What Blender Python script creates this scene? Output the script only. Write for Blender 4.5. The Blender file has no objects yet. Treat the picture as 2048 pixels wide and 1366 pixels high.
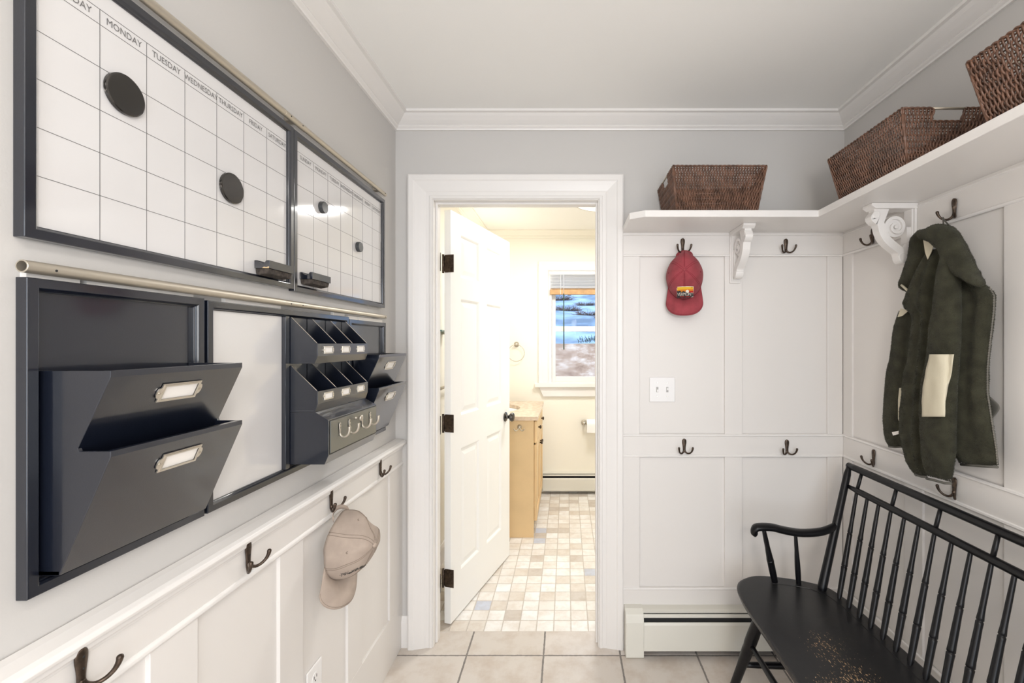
import bpy, bmesh, math, random
from mathutils import Vector, Matrix, noise
from mathutils.bvhtree import BVHTree
random.seed(7)
S = bpy.context.scene
C = S.collection
PI = math.pi
# ------------------------------------------------------------------ camera
H = 1.40
F = 880.0; CX = 1133.0; CY = 685.0
cam = bpy.data.cameras.new('camera'); camo = bpy.data.objects.new('camera', cam); C.objects.link(camo)
camo.location = (0, 0, H); camo.rotation_euler = (PI/2, 0, 0)
cam.sensor_width = 36; cam.lens = F/2048*36
cam.shift_x = -(CX-1024)/2048; cam.shift_y = (CY-683)/2048
cam.clip_start = 0.02; cam.clip_end = 400
S.camera = camo
# ------------------------------------------------------------------ view, world, light
S.view_settings.view_transform = 'Standard'; S.view_settings.look = 'None'
S.view_settings.gamma = 1; S.view_settings.exposure = 0.27; S.view_settings.use_curve_mapping = False
S.cycles.use_denoising = True
S.cycles.max_bounces = 12; S.cycles.diffuse_bounces = 6; S.cycles.glossy_bounces = 5
S.cycles.transparent_max_bounces = 12; S.cycles.sample_clamp_indirect = 6
S.cycles.caustics_reflective = False; S.cycles.caustics_refractive = False
W = bpy.data.worlds.new('sky'); S.world = W; W.use_nodes = True
wn = W.node_tree; wn.nodes.clear()
wo = wn.nodes.new('ShaderNodeOutputWorld'); wb = wn.nodes.new('ShaderNodeBackground')
wb.inputs['Color'].default_value = (0.62, 0.80, 1.0, 1); wb.inputs['Strength'].default_value = 1.5
wn.links.new(wb.outputs[0], wo.inputs[0])
def lamp(name, kind, loc, rot, energy, color, size=None, size_y=None, angle=None):
    l = bpy.data.lights.new(name, kind); o = bpy.data.objects.new(name, l); C.objects.link(o)
    o.location = loc; o.rotation_euler = rot; l.energy = energy; l.color = color
    if kind == 'AREA':
        l.shape = 'RECTANGLE' if size_y else 'DISK'; l.size = size
        if size_y: l.size_y = size_y
    if kind == 'SUN': l.angle = angle or 0.02
    if kind == 'POINT': l.shadow_soft_size = size
    return o
# winter sun behind the house, on the field outside
lamp('sun', 'SUN', (0, -5, 12), (math.radians(52), 0, math.radians(-28)), 2.3, (1, .93, .84), angle=.01)
# daylight of the glazed door behind the camera, and an added side fill
lamp('rear_door_daylight', 'AREA', (0.25, -2.52, 1.25), (PI/2, 0, 0), 30, (.92, .95, 1.0), 1.7, 1.9)
lamp('side_fill_light', 'AREA', (1.22, -1.25, 1.35), (0, PI/2, 0), 20, (.90, .95, 1.0), 1.3, 1.1)  # added fill for the left wall fronts, the right wall has no window
# ceiling fixtures, and an added point fill in the hall
lamp('hall_ceiling_light', 'AREA', (0.25, -0.35, 2.375), (0, 0, 0), 7, (1, .95, .89), .34)
lamp('hall_fill_light', 'POINT', (0.25, -0.55, 1.72), (0, 0, 0), 30, (1, .925, .85), .16)  # added fill that lifts the ceiling and upper walls
lamp('bath_ceiling_light', 'AREA', (0.25, 3.1, 2.37), (0, 0, 0), 20, (1, .985, .96), .40)
lamp('vanity_light', 'POINT', (-0.62, 3.50, 1.98), (0, 0, 0), 3.2, (1, .93, .82), .08)

# ------------------------------------------------------------------ materials
def mk(name, col, rough=.5, metal=0, spec=.5, bump=0, bscale=200, var=0, vscale=4, coat=0, sheen=0, stretch=None):
    m = bpy.data.materials.new(name); m.use_nodes = True
    nt = m.node_tree; b = nt.nodes['Principled BSDF']
    b.inputs['Base Color'].default_value = (*col, 1); b.inputs['Roughness'].default_value = rough
    b.inputs['Metallic'].default_value = metal; b.inputs['Specular IOR Level'].default_value = spec
    if coat: b.inputs['Coat Weight'].default_value = coat; b.inputs['Coat Roughness'].default_value = .08
    if sheen: b.inputs['Sheen Weight'].default_value = sheen; b.inputs['Sheen Roughness'].default_value = .5
    tc = nt.nodes.new('ShaderNodeTexCoord')
    src = tc.outputs['Object']
    if stretch:
        mp = nt.nodes.new('ShaderNodeMapping'); mp.inputs['Scale'].default_value = stretch
        nt.links.new(src, mp.inputs[0]); src = mp.outputs[0]
    if bump:
        n = nt.nodes.new('ShaderNodeTexNoise'); n.inputs['Scale'].default_value = bscale; n.inputs['Detail'].default_value = 4
        bp = nt.nodes.new('ShaderNodeBump'); bp.inputs['Strength'].default_value = bump; bp.inputs['Distance'].default_value = .002
        nt.links.new(src, n.inputs['Vector']); nt.links.new(n.outputs['Fac'], bp.inputs['Height'])
        nt.links.new(bp.outputs[0], b.inputs['Normal'])
    if var:
        n = nt.nodes.new('ShaderNodeTexNoise'); n.inputs['Scale'].default_value = vscale; n.inputs['Detail'].default_value = 5
        r = nt.nodes.new('ShaderNodeValToRGB')
        r.color_ramp.elements[0].position = .35; r.color_ramp.elements[1].position = .65
        r.color_ramp.elements[0].color = (*[c*(1-var) for c in col], 1); r.color_ramp.elements[1].color = (*[min(1, c*(1+var)) for c in col], 1)
        nt.links.new(src, n.inputs['Vector']); nt.links.new(n.outputs['Fac'], r.inputs[0]); nt.links.new(r.outputs[0], b.inputs['Base Color'])
    return m
def emit(name, col, st):
    m = bpy.data.materials.new(name); m.use_nodes = True; b = m.node_tree.nodes['Principled BSDF']
    b.inputs['Base Color'].default_value = (*col, 1); b.inputs['Emission Color'].default_value = (*col, 1); b.inputs['Emission Strength'].default_value = st
    return m
M = dict(
    paint=mk('grey_wall_paint', (.545, .53, .513), .75, bump=.06, bscale=260),
    ceil=mk('ceiling_paint', (.86, .855, .835), .85, bump=.05, bscale=220),
    trim=mk('white_trim_paint', (.76, .74, .72), .35, bump=.03, bscale=60),
    panel=mk('white_panel_paint', (.71, .685, .66), .42, bump=.03, bscale=50),
    bathwall=mk('cream_bathroom_paint', (.85, .82, .735), .7),
    bathceil=mk('bathroom_ceiling_paint', (.88, .87, .83), .8),
    black=mk('charcoal_lacquer', (.006, .008, .015), .30, bump=.05, bscale=400, spec=.5, coat=.8),
    board=mk('glossy_whiteboard', (.66, .65, .65), .09, coat=.3),
    ink=mk('grey_print', (.15, .145, .145), .5),
    nickel=mk('brushed_nickel', (.62, .58, .52), .32, 1, bump=.03, bscale=500),
    champagne=mk('champagne_metal', (.56, .51, .43), .46, .85),
    paper=mk('cream_label_card', (.85, .82, .78), .7),
    mirror=mk('polished_dark_metal', (.10, .095, .09), .12, 1),
    magnet=mk('dark_magnet', (.04, .042, .045), .35),
    felt=mk('worn_brown_felt', (.05, .04, .033), .95, bump=.8, bscale=300, var=.5, vscale=120),
    rawwood=mk('bare_wood', (.55, .40, .22), .6),
    bronze=mk('dark_bronze', (.085, .062, .047), .34, .8, bump=.10, bscale=260, var=.35, vscale=90),
    drawer=mk('pewter_drawer_front', (.22, .22, .20), .38, .7, bump=.08, bscale=500),
    door=mk('door_paint', (.84, .835, .82), .38, bump=.03, bscale=60),
    heater=mk('heater_enamel', (.70, .685, .62), .38, bump=.02, bscale=60),
    dark=mk('dark_gap', (.02, .02, .02), .8),
    plate=mk('white_plastic', (.78, .77, .765), .3), slot=mk('switch_slot_shadow_gap', (.42, .41, .40), .6),
    tan=mk('tan_cabinet', (.70, .50, .27), .5, var=.04, vscale=6),
    counter=mk('beige_stone_counter', (.62, .48, .35), .2, var=.15, vscale=30),
    china=mk('white_china', (.88, .88, .86), .12, coat=.5),
    tissue=mk('toilet_paper', (.86, .86, .86), .9),
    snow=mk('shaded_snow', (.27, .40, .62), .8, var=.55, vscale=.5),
    bark=mk('bare_branches', (.14, .10, .085), .9),
    rosecloth=mk('washed_red_twill', (.30, .045, .058), .85, bump=.5, bscale=900, var=.13, vscale=30, sheen=.05),
    rosedark=mk('red_stitching', (.22, .016, .03), .9),
    khaki=mk('khaki_twill', (.40, .325, .27), .88, bump=.4, bscale=900, var=.08, vscale=22, sheen=.05),
    khakid=mk('khaki_stitching', (.25, .20, .16), .9),
    blackthread=mk('black_embroidery', (.03, .03, .028), .9),
    fleece=mk('olive_fleece', (.040, .039, .025), .95, spec=.15, bump=1.0, bscale=420, var=.26, vscale=26, sheen=.08),
    canvas=mk('cream_canvas', (.60, .55, .42), .85, bump=.3, bscale=500),
    grey_trim=mk('grey_binding', (.11, .105, .09), .8),
    wicker=mk('brown_wicker', (.135, .068, .043), .36, bump=.15, bscale=300, var=.40, vscale=38),
    blindwhite=mk('white_blind', (.84, .86, .90), .5),
    blindwood=mk('wooden_blind_rail', (.48, .28, .12), .4, var=.15, vscale=20),
    wand=mk('backlit_wand', (.03, .07, .03), .4),  # white wand against the window, its backlit silhouette painted dark green
    yellow=mk('patch_yellow', (.80, .50, .03), .8), orange=mk('patch_orange', (.75, .25, .02), .8),
    pred=mk('patch_red', (.60, .03, .02), .8), pdark=mk('patch_black', (.025, .03, .035), .8), pwhite=mk('patch_white', (.85, .83, .74), .8),
    glow=emit('lamp_diffuser', (1, .95, .88), 1.0),
)
def nodes_math(nt, op, a, b=None):
    n = nt.nodes.new('ShaderNodeMath'); n.operation = op
    for i, v in enumerate([a, b]):
        if v is None: continue
        if isinstance(v, (int, float)): n.inputs[i].default_value = v
        else: nt.links.new(v, n.inputs[i])
    return n.outputs[0]
def tile_mat(name, s, ox, oy, grout, cols, gcol, rough, nz, sy=None):
    m = bpy.data.materials.new(name); m.use_nodes = True; nt = m.node_tree; b = nt.nodes['Principled BSDF']
    sy = sy or s
    tc = nt.nodes.new('ShaderNodeTexCoord'); sp = nt.nodes.new('ShaderNodeSeparateXYZ'); nt.links.new(tc.outputs['Object'], sp.inputs[0])
    u = nodes_math(nt, 'DIVIDE', nodes_math(nt, 'SUBTRACT', sp.outputs[0], ox), s)
    v = nodes_math(nt, 'DIVIDE', nodes_math(nt, 'SUBTRACT', sp.outputs[1], oy), sy)
    fu = nodes_math(nt, 'FLOOR', u); fv = nodes_math(nt, 'FLOOR', v)
    ru = nodes_math(nt, 'SUBTRACT', u, fu); rv = nodes_math(nt, 'SUBTRACT', v, fv)
    du = nodes_math(nt, 'MINIMUM', ru, nodes_math(nt, 'SUBTRACT', 1.0, ru)); dv = nodes_math(nt, 'MINIMUM', rv, nodes_math(nt, 'SUBTRACT', 1.0, rv))
    d = nodes_math(nt, 'MULTIPLY', nodes_math(nt, 'MINIMUM', du, dv), s)
    nn = nt.nodes.new('ShaderNodeTexNoise'); nn.inputs['Scale'].default_value = 60; nt.links.new(tc.outputs['Object'], nn.inputs['Vector'])
    d2 = nodes_math(nt, 'ADD', d, nodes_math(nt, 'MULTIPLY', nodes_math(nt, 'SUBTRACT', nn.outputs['Fac'], .5), grout*.8))
    mr = nt.nodes.new('ShaderNodeMapRange'); mr.inputs['From Min'].default_value = grout*.5; mr.inputs['From Max'].default_value = grout*.5+.0016
    nt.links.new(d2, mr.inputs['Value'])
    cb = nt.nodes.new('ShaderNodeCombineXYZ'); nt.links.new(fu, cb.inputs[0]); nt.links.new(fv, cb.inputs[1])
    wnz = nt.nodes.new('ShaderNodeTexWhiteNoise'); wnz.noise_dimensions = '3D'; nt.links.new(cb.outputs[0], wnz.inputs['Vector'])
    rp = nt.nodes.new('ShaderNodeValToRGB'); rp.color_ramp.interpolation = 'CONSTANT'
    el = rp.color_ramp.elements
    while len(el) < len(cols): el.new(.5)
    for i, (p, c) in enumerate(cols): el[i].position = p; el[i].color = (*c, 1)
    nt.links.new(wnz.outputs['Value'], rp.inputs[0])
    n2 = nt.nodes.new('ShaderNodeTexNoise'); n2.inputs['Scale'].default_value = nz; n2.inputs['Detail'].default_value = 6; n2.inputs['Roughness'].default_value = .65
    of = nt.nodes.new('ShaderNodeVectorMath'); of.operation = 'MULTIPLY_ADD'
    nt.links.new(cb.outputs[0], of.inputs[0]); of.inputs[1].default_value = (3.7, 5.1, 0); nt.links.new(tc.outputs['Object'], of.inputs[2])
    nt.links.new(of.outputs[0], n2.inputs['Vector'])
    r2 = nt.nodes.new('ShaderNodeValToRGB'); r2.color_ramp.elements[0].position = .30; r2.color_ramp.elements[0].color = (.80, .73, .67, 1)
    r2.color_ramp.elements[1].position = .56; r2.color_ramp.elements[1].color = (1, 1, 1, 1)
    nt.links.new(n2.outputs['Fac'], r2.inputs[0])
    mx = nt.nodes.new('ShaderNodeMix'); mx.data_type = 'RGBA'; mx.blend_type = 'MULTIPLY'; mx.inputs['Factor'].default_value = .8
    nt.links.new(rp.outputs[0], mx.inputs['A']); nt.links.new(r2.outputs[0], mx.inputs['B'])
    mg = nt.nodes.new('ShaderNodeMix'); mg.data_type = 'RGBA'; mg.inputs['A'].default_value = (*gcol, 1)
    nt.links.new(mr.outputs[0], mg.inputs['Factor']); nt.links.new(mx.outputs['Result'], mg.inputs['B'])
    nt.links.new(mg.outputs['Result'], b.inputs['Base Color'])
    rr = nt.nodes.new('ShaderNodeMapRange'); rr.inputs['To Min'].default_value = .85; rr.inputs['To Max'].default_value = rough
    nt.links.new(mr.outputs[0], rr.inputs['Value']); nt.links.new(rr.outputs[0], b.inputs['Roughness'])
    bp = nt.nodes.new('ShaderNodeBump'); bp.inputs['Strength'].default_value = .6; bp.inputs['Distance'].default_value = .002
    hh = nodes_math(nt, 'ADD', mr.outputs[0], nodes_math(nt, 'MULTIPLY', n2.outputs['Fac'], .35))
    nt.links.new(hh, bp.inputs['Height']); nt.links.new(bp.outputs[0], b.inputs['Normal'])
    return m
M['floor'] = tile_mat('large_floor_tiles', .344, -.103, 1.968, .006, [(0, (.62, .57, .52)), (.5, (.65, .60, .555)), (.8, (.60, .545, .50))], (.22, .20, .185), .34, 9)
M['bfloor'] = tile_mat('small_bathroom_tiles', .0848, -.402, 2.131, .0035,
    [(0, (.80, .775, .74)), (.22, (.70, .65, .59)), (.38, (.84, .83, .81)), (.64, (.60, .55, .50)), (.71, (.78, .75, .71)), (.86, (.56, .60, .70)), (.92, (.86, .86, .86))], (.55, .50, .45), .30, 14)
def bench_mat():
    m = mk('worn_black_paint', (.006, .006, .006), .34, spec=.32, bump=.10, bscale=40)
    nt = m.node_tree; b = nt.nodes['Principled BSDF']; tc = nt.nodes.new('ShaderNodeTexCoord')
    mp = nt.nodes.new('ShaderNodeMapping'); mp.inputs['Scale'].default_value = (1, .28, 1); nt.links.new(tc.outputs['Object'], mp.inputs[0])
    n = nt.nodes.new('ShaderNodeTexNoise'); n.inputs['Scale'].default_value = 330; n.inputs['Detail'].default_value = 3; nt.links.new(mp.outputs[0], n.inputs['Vector'])
    n2 = nt.nodes.new('ShaderNodeTexNoise'); n2.inputs['Scale'].default_value = 4.5; n2.inputs['Detail'].default_value = 2; nt.links.new(tc.outputs['Object'], n2.inputs['Vector'])
    s = nodes_math(nt, 'ADD', n.outputs['Fac'], nodes_math(nt, 'MULTIPLY', n2.outputs['Fac'], .55))
    r = nt.nodes.new('ShaderNodeMapRange'); r.inputs['From Min'].default_value = .945; r.inputs['From Max'].default_value = .965; nt.links.new(s, r.inputs['Value'])
    dm = nt.nodes.new('ShaderNodeVectorMath'); dm.operation = 'DISTANCE'; mq = nt.nodes.new('ShaderNodeMapping'); mq.inputs['Scale'].default_value = (1.5, .75, 0)
    nt.links.new(tc.outputs['Object'], mq.inputs[0]); nt.links.new(mq.outputs[0], dm.inputs[0]); dm.inputs[1].default_value = (-.05*1.5, .34*.75, 0)
    r.inputs['From Min'].default_value = .0; r.inputs['From Max'].default_value = .02
    thr = nodes_math(nt, 'ADD', .815, nodes_math(nt, 'MULTIPLY', dm.outputs['Value'], 1.1))
    nt.links.new(nodes_math(nt, 'SUBTRACT', s, thr), r.inputs['Value'])
    ge = nt.nodes.new('ShaderNodeNewGeometry'); pr = nt.nodes.new('ShaderNodeMapRange'); pr.inputs['From Min'].default_value = .55; pr.inputs['From Max'].default_value = .62
    nt.links.new(ge.outputs['Pointiness'], pr.inputs['Value'])
    pp = nodes_math(nt, 'MULTIPLY', pr.outputs[0], nodes_math(nt, 'GREATER_THAN', n.outputs['Fac'], .55))
    f = nodes_math(nt, 'MAXIMUM', r.outputs[0], pp)
    mx = nt.nodes.new('ShaderNodeMix'); mx.data_type = 'RGBA'; nt.links.new(f, mx.inputs['Factor'])
    mx.inputs['A'].default_value = (.012, .012, .013, 1); mx.inputs['B'].default_value = (.50, .33, .18, 1)
    nt.links.new(mx.outputs['Result'], b.inputs['Base Color'])
    return m
M['seat'] = bench_mat()
M['bench'] = mk('black_bench_paint', (.005, .005, .006), .34, spec=.3, bump=.06, bscale=120)
def glass():
    m = bpy.data.materials.new('window_glass'); m.use_nodes = True; nt = m.node_tree; nt.nodes.clear()
    o = nt.nodes.new('ShaderNodeOutputMaterial'); t = nt.nodes.new('ShaderNodeBsdfTransparent'); g = nt.nodes.new('ShaderNodeBsdfGlossy')
    g.inputs['Roughness'].default_value = .02; fr = nt.nodes.new('ShaderNodeFresnel'); fr.inputs['IOR'].default_value = 1.12; mx = nt.nodes.new('ShaderNodeMixShader')
    nt.links.new(fr.outputs[0], mx.inputs[0]); nt.links.new(t.outputs[0], mx.inputs[1]); nt.links.new(g.outputs[0], mx.inputs[2]); nt.links.new(mx.outputs[0], o.inputs[0])
    return m
M['glass'] = glass()
def ground_mat():
    m = mk('dry_winter_field', (.50, .36, .26), .95); nt = m.node_tree; b = nt.nodes['Principled BSDF']; tc = nt.nodes.new('ShaderNodeTexCoord')
    mp = nt.nodes.new('ShaderNodeMapping'); mp.inputs['Scale'].default_value = (.5, .16, 1); nt.links.new(tc.outputs['Object'], mp.inputs[0])
    n = nt.nodes.new('ShaderNodeTexNoise'); n.inputs['Scale'].default_value = 3.5; n.inputs['Detail'].default_value = 8; n.inputs['Roughness'].default_value = .7; nt.links.new(mp.outputs[0], n.inputs['Vector'])
    r = nt.nodes.new('ShaderNodeValToRGB'); e = r.color_ramp.elements
    e[0].position = .32; e[0].color = (.20, .12, .085, 1); e[1].position = .68; e[1].color = (.62, .54, .50, 1)
    k = e.new(.48); k.color = (.36, .25, .19, 1)
    nt.links.new(n.outputs['Fac'], r.inputs[0]); nt.links.new(r.outputs[0], b.inputs['Base Color']); return m
M['field'] = ground_mat()

# ------------------------------------------------------------------ mesh helpers
WL = {}          # world location of every thing / part
class MB:
    def __init__(s): s.v = []; s.f = []; s.mi = []; s.cur = 0
    def add(s, vs, fs):
        o = len(s.v); s.v += [Vector(p) for p in vs]; s.f += [[i+o for i in f] for f in fs]; s.mi += [s.cur]*len(fs); return s
    def box(s, x0, x1, y0, y1, z0, z1):
        if x0 > x1: x0, x1 = x1, x0
        if y0 > y1: y0, y1 = y1, y0
        if z0 > z1: z0, z1 = z1, z0
        return s.add([(x, y, z) for z in (z0, z1) for y in (y0, y1) for x in (x0, x1)],
            [(0, 2, 3, 1), (4, 5, 7, 6), (0, 1, 5, 4), (2, 6, 7, 3), (0, 4, 6, 2), (1, 3, 7, 5)])
    def prism(s, poly, fn, a, b):
        "poly of 2D points; fn(p,q,t) -> 3D point; extruded t from a to b"
        n = len(poly); vs = [fn(p, q, a) for p, q in poly] + [fn(p, q, b) for p, q in poly]
        fs = [(i, (i+1) % n, n+(i+1) % n, n+i) for i in range(n)] + [tuple(range(n))[::-1], tuple(range(n, 2*n))]
        return s.add(vs, fs)
    def tube(s, pts, r, seg=8, cap=True, up=None):
        pts = [Vector(p) for p in pts]; n = len(pts)
        rs = r if isinstance(r, (list, tuple)) else [r]*n
        vs = []; prev = None
        for i, p in enumerate(pts):
            t = (pts[min(i+1, n-1)]-pts[max(i-1, 0)])
            if t.length < 1e-9: t = Vector((0, 0, 1))
            t.normalize()
            if prev is None:
                a = Vector((0, 0, 1)) if abs(t.z) < .9 else Vector((1, 0, 0))
                x = t.cross(a).normalized()
            else: x = (prev-t*prev.dot(t)).normalized()
            prev = x; y = t.cross(x)
            for k in range(seg):
                an = 2*PI*k/seg; vs.append(p+(x*math.cos(an)+y*math.sin(an))*rs[i])
        fs = [(i*seg+k, i*seg+(k+1) % seg, (i+1)*seg+(k+1) % seg, (i+1)*seg+k) for i in range(n-1) for k in range(seg)]
        if cap: fs += [tuple(range(seg))[::-1], tuple((n-1)*seg+k for k in range(seg))]
        return s.add(vs, fs)
    def lathe(s, prof, org, axis, seg=24):
        "prof: (distance along axis, radius)"
        ax = Vector(axis).normalized(); org = Vector(org)
        a = Vector((0, 0, 1)) if abs(ax.z) < .9 else Vector((1, 0, 0)); x = ax.cross(a).normalized(); y = ax.cross(x)
        vs = [org+ax*h+(x*math.cos(2*PI*k/seg)+y*math.sin(2*PI*k/seg))*r for h, r in prof for k in range(seg)]
        n = len(prof)
        fs = [(i*seg+k, i*seg+(k+1) % seg, (i+1)*seg+(k+1) % seg, (i+1)*seg+k) for i in range(n-1) for k in range(seg)]
        fs += [tuple(range(seg))[::-1], tuple((n-1)*seg+k for k in range(seg))]
        return s.add(vs, fs)
    def ribbon(s, path, th, fn, a, b):
        "path of 2D points, offset both sides by th/2 (number or list), extruded a..b through fn"
        n = len(path); L = []; R = []
        for i, (p, q) in enumerate(path):
            p0 = path[max(i-1, 0)]; p1 = path[min(i+1, n-1)]; dx, dy = p1[0]-p0[0], p1[1]-p0[1]; l = math.hypot(dx, dy) or 1
            t = (th[i] if isinstance(th, (list, tuple)) else th)/2
            L.append((p-dy/l*t, q+dx/l*t)); R.append((p+dy/l*t, q-dx/l*t))
        vs = [fn(*L[i], a) for i in range(n)]+[fn(*R[i], a) for i in range(n)]+[fn(*L[i], b) for i in range(n)]+[fn(*R[i], b) for i in range(n)]
        fs = []
        for i in range(n-1):
            fs += [(i, i+1, n+i+1, n+i), (2*n+i, 3*n+i, 3*n+i+1, 2*n+i+1), (i, 2*n+i, 2*n+i+1, i+1), (n+i, n+i+1, 3*n+i+1, 3*n+i)]
        fs += [(0, n, 3*n, 2*n), (n-1, 3*n-1, 4*n-1, 2*n-1)]
        return s.add(vs, fs)
    def sweep(s, sections, closed=False, caps=True):
        "sections: list of equal-length vertex rings (closed rings)"
        n = len(sections[0]); o = []
        for sec in sections: o += sec
        k = len(sections); fs = []
        for i in range(k if closed else k-1):
            j = (i+1) % k
            fs += [(i*n+a, i*n+(a+1) % n, j*n+(a+1) % n, j*n+a) for a in range(n)]
        if caps and not closed: fs += [tuple(range(n))[::-1], tuple((k-1)*n+a for a in range(n))]
        return s.add(o, fs)
    def grid(s, rows, thick=None):
        nr = len(rows); nc = len(rows[0]); vs = [p for r in rows for p in r]
        fs = [(i*nc+j, i*nc+j+1, (i+1)*nc+j+1, (i+1)*nc+j) for i in range(nr-1) for j in range(nc-1)]
        return s.add(vs, fs)
    def build(s, name, mat, parent=None, rel=True, origin=None, bevel=0, smooth=False, seg=2, subd=0, solid=0, mats=None, auto=None):
        me = bpy.data.meshes.new(name)
        off = Vector((0, 0, 0))
        if parent is not None:
            if rel: off = WL[parent]
        elif origin is not None: off = Vector(origin)
        elif s.v:
            xs = [p.x for p in s.v]; ys = [p.y for p in s.v]; zs = [p.z for p in s.v]
            off = Vector(((min(xs)+max(xs))/2, (min(ys)+max(ys))/2, min(zs)))
        me.from_pydata([tuple(p-off) for p in s.v], [], s.f)
        bm = bmesh.new(); bm.from_mesh(me); bmesh.ops.recalc_face_normals(bm, faces=bm.faces)
        bm.to_mesh(me); bm.free()
        for m in ([mat]+(mats or [])): me.materials.append(m)
        for i, p in enumerate(me.polygons):
            p.material_index = s.mi[i]
            if smooth: p.use_smooth = True
        o = bpy.data.objects.new(name, me); C.objects.link(o)
        if parent is not None: o.parent = parent; WL[o] = Vector(WL[parent])
        else: o.location = off; WL[o] = Vector(off)
        if solid:
            k = o.modifiers.new('solid', 'SOLIDIFY'); k.thickness = solid; k.offset = 0
        if bevel:
            k = o.modifiers.new('bevel', 'BEVEL'); k.width = bevel; k.segments = seg; k.limit_method = 'ANGLE'; k.angle_limit = .6
            k.harden_normals = False
        if subd:
            k = o.modifiers.new('subd', 'SUBSURF'); k.levels = subd; k.render_levels = subd
        if auto:
            bpy.context.view_layer.objects.active = o
            try: me.set_sharp_from_angle(angle=auto)
            except Exception: pass
        return o
def tag(o, label, cat, group=None):
    o['label'] = label; o['category'] = cat
    if group: o['group'] = group
    return o
def thing(name, label, cat, loc, rotz=0, group=None):
    o = bpy.data.objects.new(name, None); C.objects.link(o); o.location = loc; o.rotation_euler = (0, 0, rotz); o.empty_display_size = .02
    WL[o] = Vector(loc); return tag(o, label, cat, group)
def struct(o): o['kind'] = 'structure'; return o
def dup(root, loc, rotz=0, label=None, group=None):
    def cp(o, par):
        c = o.copy(); C.objects.link(c)
        if par is not None: c.parent = par
        for ch in kids.get(o, []): cp(ch, c)
        return c
    kids = {}
    for o in list(C.objects):
        if o.parent is not None: kids.setdefault(o.parent, []).append(o)
    c = cp(root, None); c.location = loc; c.rotation_euler = (0, 0, rotz); WL[c] = Vector(loc)
    if label: c['label'] = label
    if group: c['group'] = group
    return c
def text_mesh(txt, size, fn, mb, ext=0.0, sx=1.0):
    cu = bpy.data.curves.new('t', 'FONT'); cu.body = txt; cu.size = size; cu.align_x = 'CENTER'; cu.align_y = 'CENTER'; cu.resolution_u = 2
    o = bpy.data.objects.new('t', cu); C.objects.link(o); dg = bpy.context.evaluated_depsgraph_get(); dg.update()
    me = o.evaluated_get(dg).to_mesh()
    vs = [fn(v.co.x*sx, v.co.y) for v in me.vertices]; fs = [tuple(p.vertices) for p in me.polygons]
    mb.add(vs, fs); o.evaluated_get(dg).to_mesh_clear(); bpy.data.objects.remove(o); bpy.data.curves.remove(cu)
# measuring helpers: where the line of sight of a photo point meets a real plane of the room
def onX(px, py, X): Y = X*F/(px-CX); return Vector((X, Y, H-(py-CY)/F*Y))
def onY(px, py, Y): return Vector(((px-CX)/F*Y, Y, H-(py-CY)/F*Y))
def onZ(px, py, z): Y = F*(H-z)/(py-CY); return Vector(((px-CX)/F*Y, Y, z))

# ------------------------------------------------------------------ room dimensions
XL, XR, YB, YR, ZC = -.789, 1.2826, 2.03, -2.6, 2.44
YW = 2.131                       # bathroom side of the dividing wall
BX0, BX1, BY1 = -.80, 1.15, 4.12
DX0, DX1, DZ = -.615, .150, 2.058  # door opening
# shell
struct(MB().box(XL-.1, XR+.1, YR-.1, YW, -.1, 0).build('floor', M['floor'], origin=(0, 0, 0)))
struct(MB().box(BX0-.1, BX1+.1, YW, BY1+.1, -.1, 0).build('floor', M['bfloor'], origin=(0, 0, 0)))
struct(MB().box(XL-.1, XR+.1, YR-.1, YB, ZC, ZC+.1).build('ceiling', M['ceil']))
struct(MB().box(BX0-.1, BX1+.1, YB, BY1+.1, ZC, ZC+.1).build('ceiling', M['bathceil']))
struct(MB().box(XL-.1, XL, YR-.1, YB, 0, ZC).build('wall_left', M['paint']))
struct(MB().box(XR, XR+.1, YR-.1, YB, 0, ZC).build('wall_right', M['paint']))
w = MB()
w.box(XL-.1, DX0, YB, YW-.012, 0, ZC).box(DX1, XR+.1, YB, YW-.012, 0, ZC).box(DX0, DX1, YB, YW-.012, DZ, ZC)
struct(w.build('wall_back', M['paint']))
w = MB(); w.box(BX0, DX0, YW-.012, YW, 0, ZC).box(DX1, BX1, YW-.012, YW, 0, ZC).box(DX0, DX1, YW-.012, YW, DZ, ZC)
struct(w.build('wall_bathroom_front', M['bathwall']))
struct(MB().box(BX0-.1, BX0, YW, BY1+.1, 0, ZC).build('wall_bathroom_left', M['bathwall']))
struct(MB().box(BX1, BX1+.1, YW, BY1+.1, 0, ZC).build('wall_bathroom_right', M['bathwall']))
# rear wall with glazed opening (behind the camera)
w = MB(); w.box(XL, -.65, YR-.1, YR, 0, ZC).box(1.15, XR, YR-.1, YR, 0, ZC).box(-.65, 1.15, YR-.1, YR, 2.25, ZC).box(-.65, 1.15, YR-.1, YR, 0, .25)
struct(w.build('wall_rear', M['paint']))
# bathroom window wall
WX0, WX1, WZ0, WZ1 = onY(1096.3, 0, BY1).x, .86, onY(0, 766, BY1).z, onY(0, 542, BY1).z
w = MB(); w.box(BX0, WX0, BY1, BY1+.1, 0, ZC).box(WX1, BX1, BY1, BY1+.1, 0, ZC).box(WX0, WX1, BY1, BY1+.1, 0, WZ0).box(WX0, WX1, BY1, BY1+.1, WZ1, ZC)
struct(w.build('wall_bathroom_far', M['bathwall']))

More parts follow.
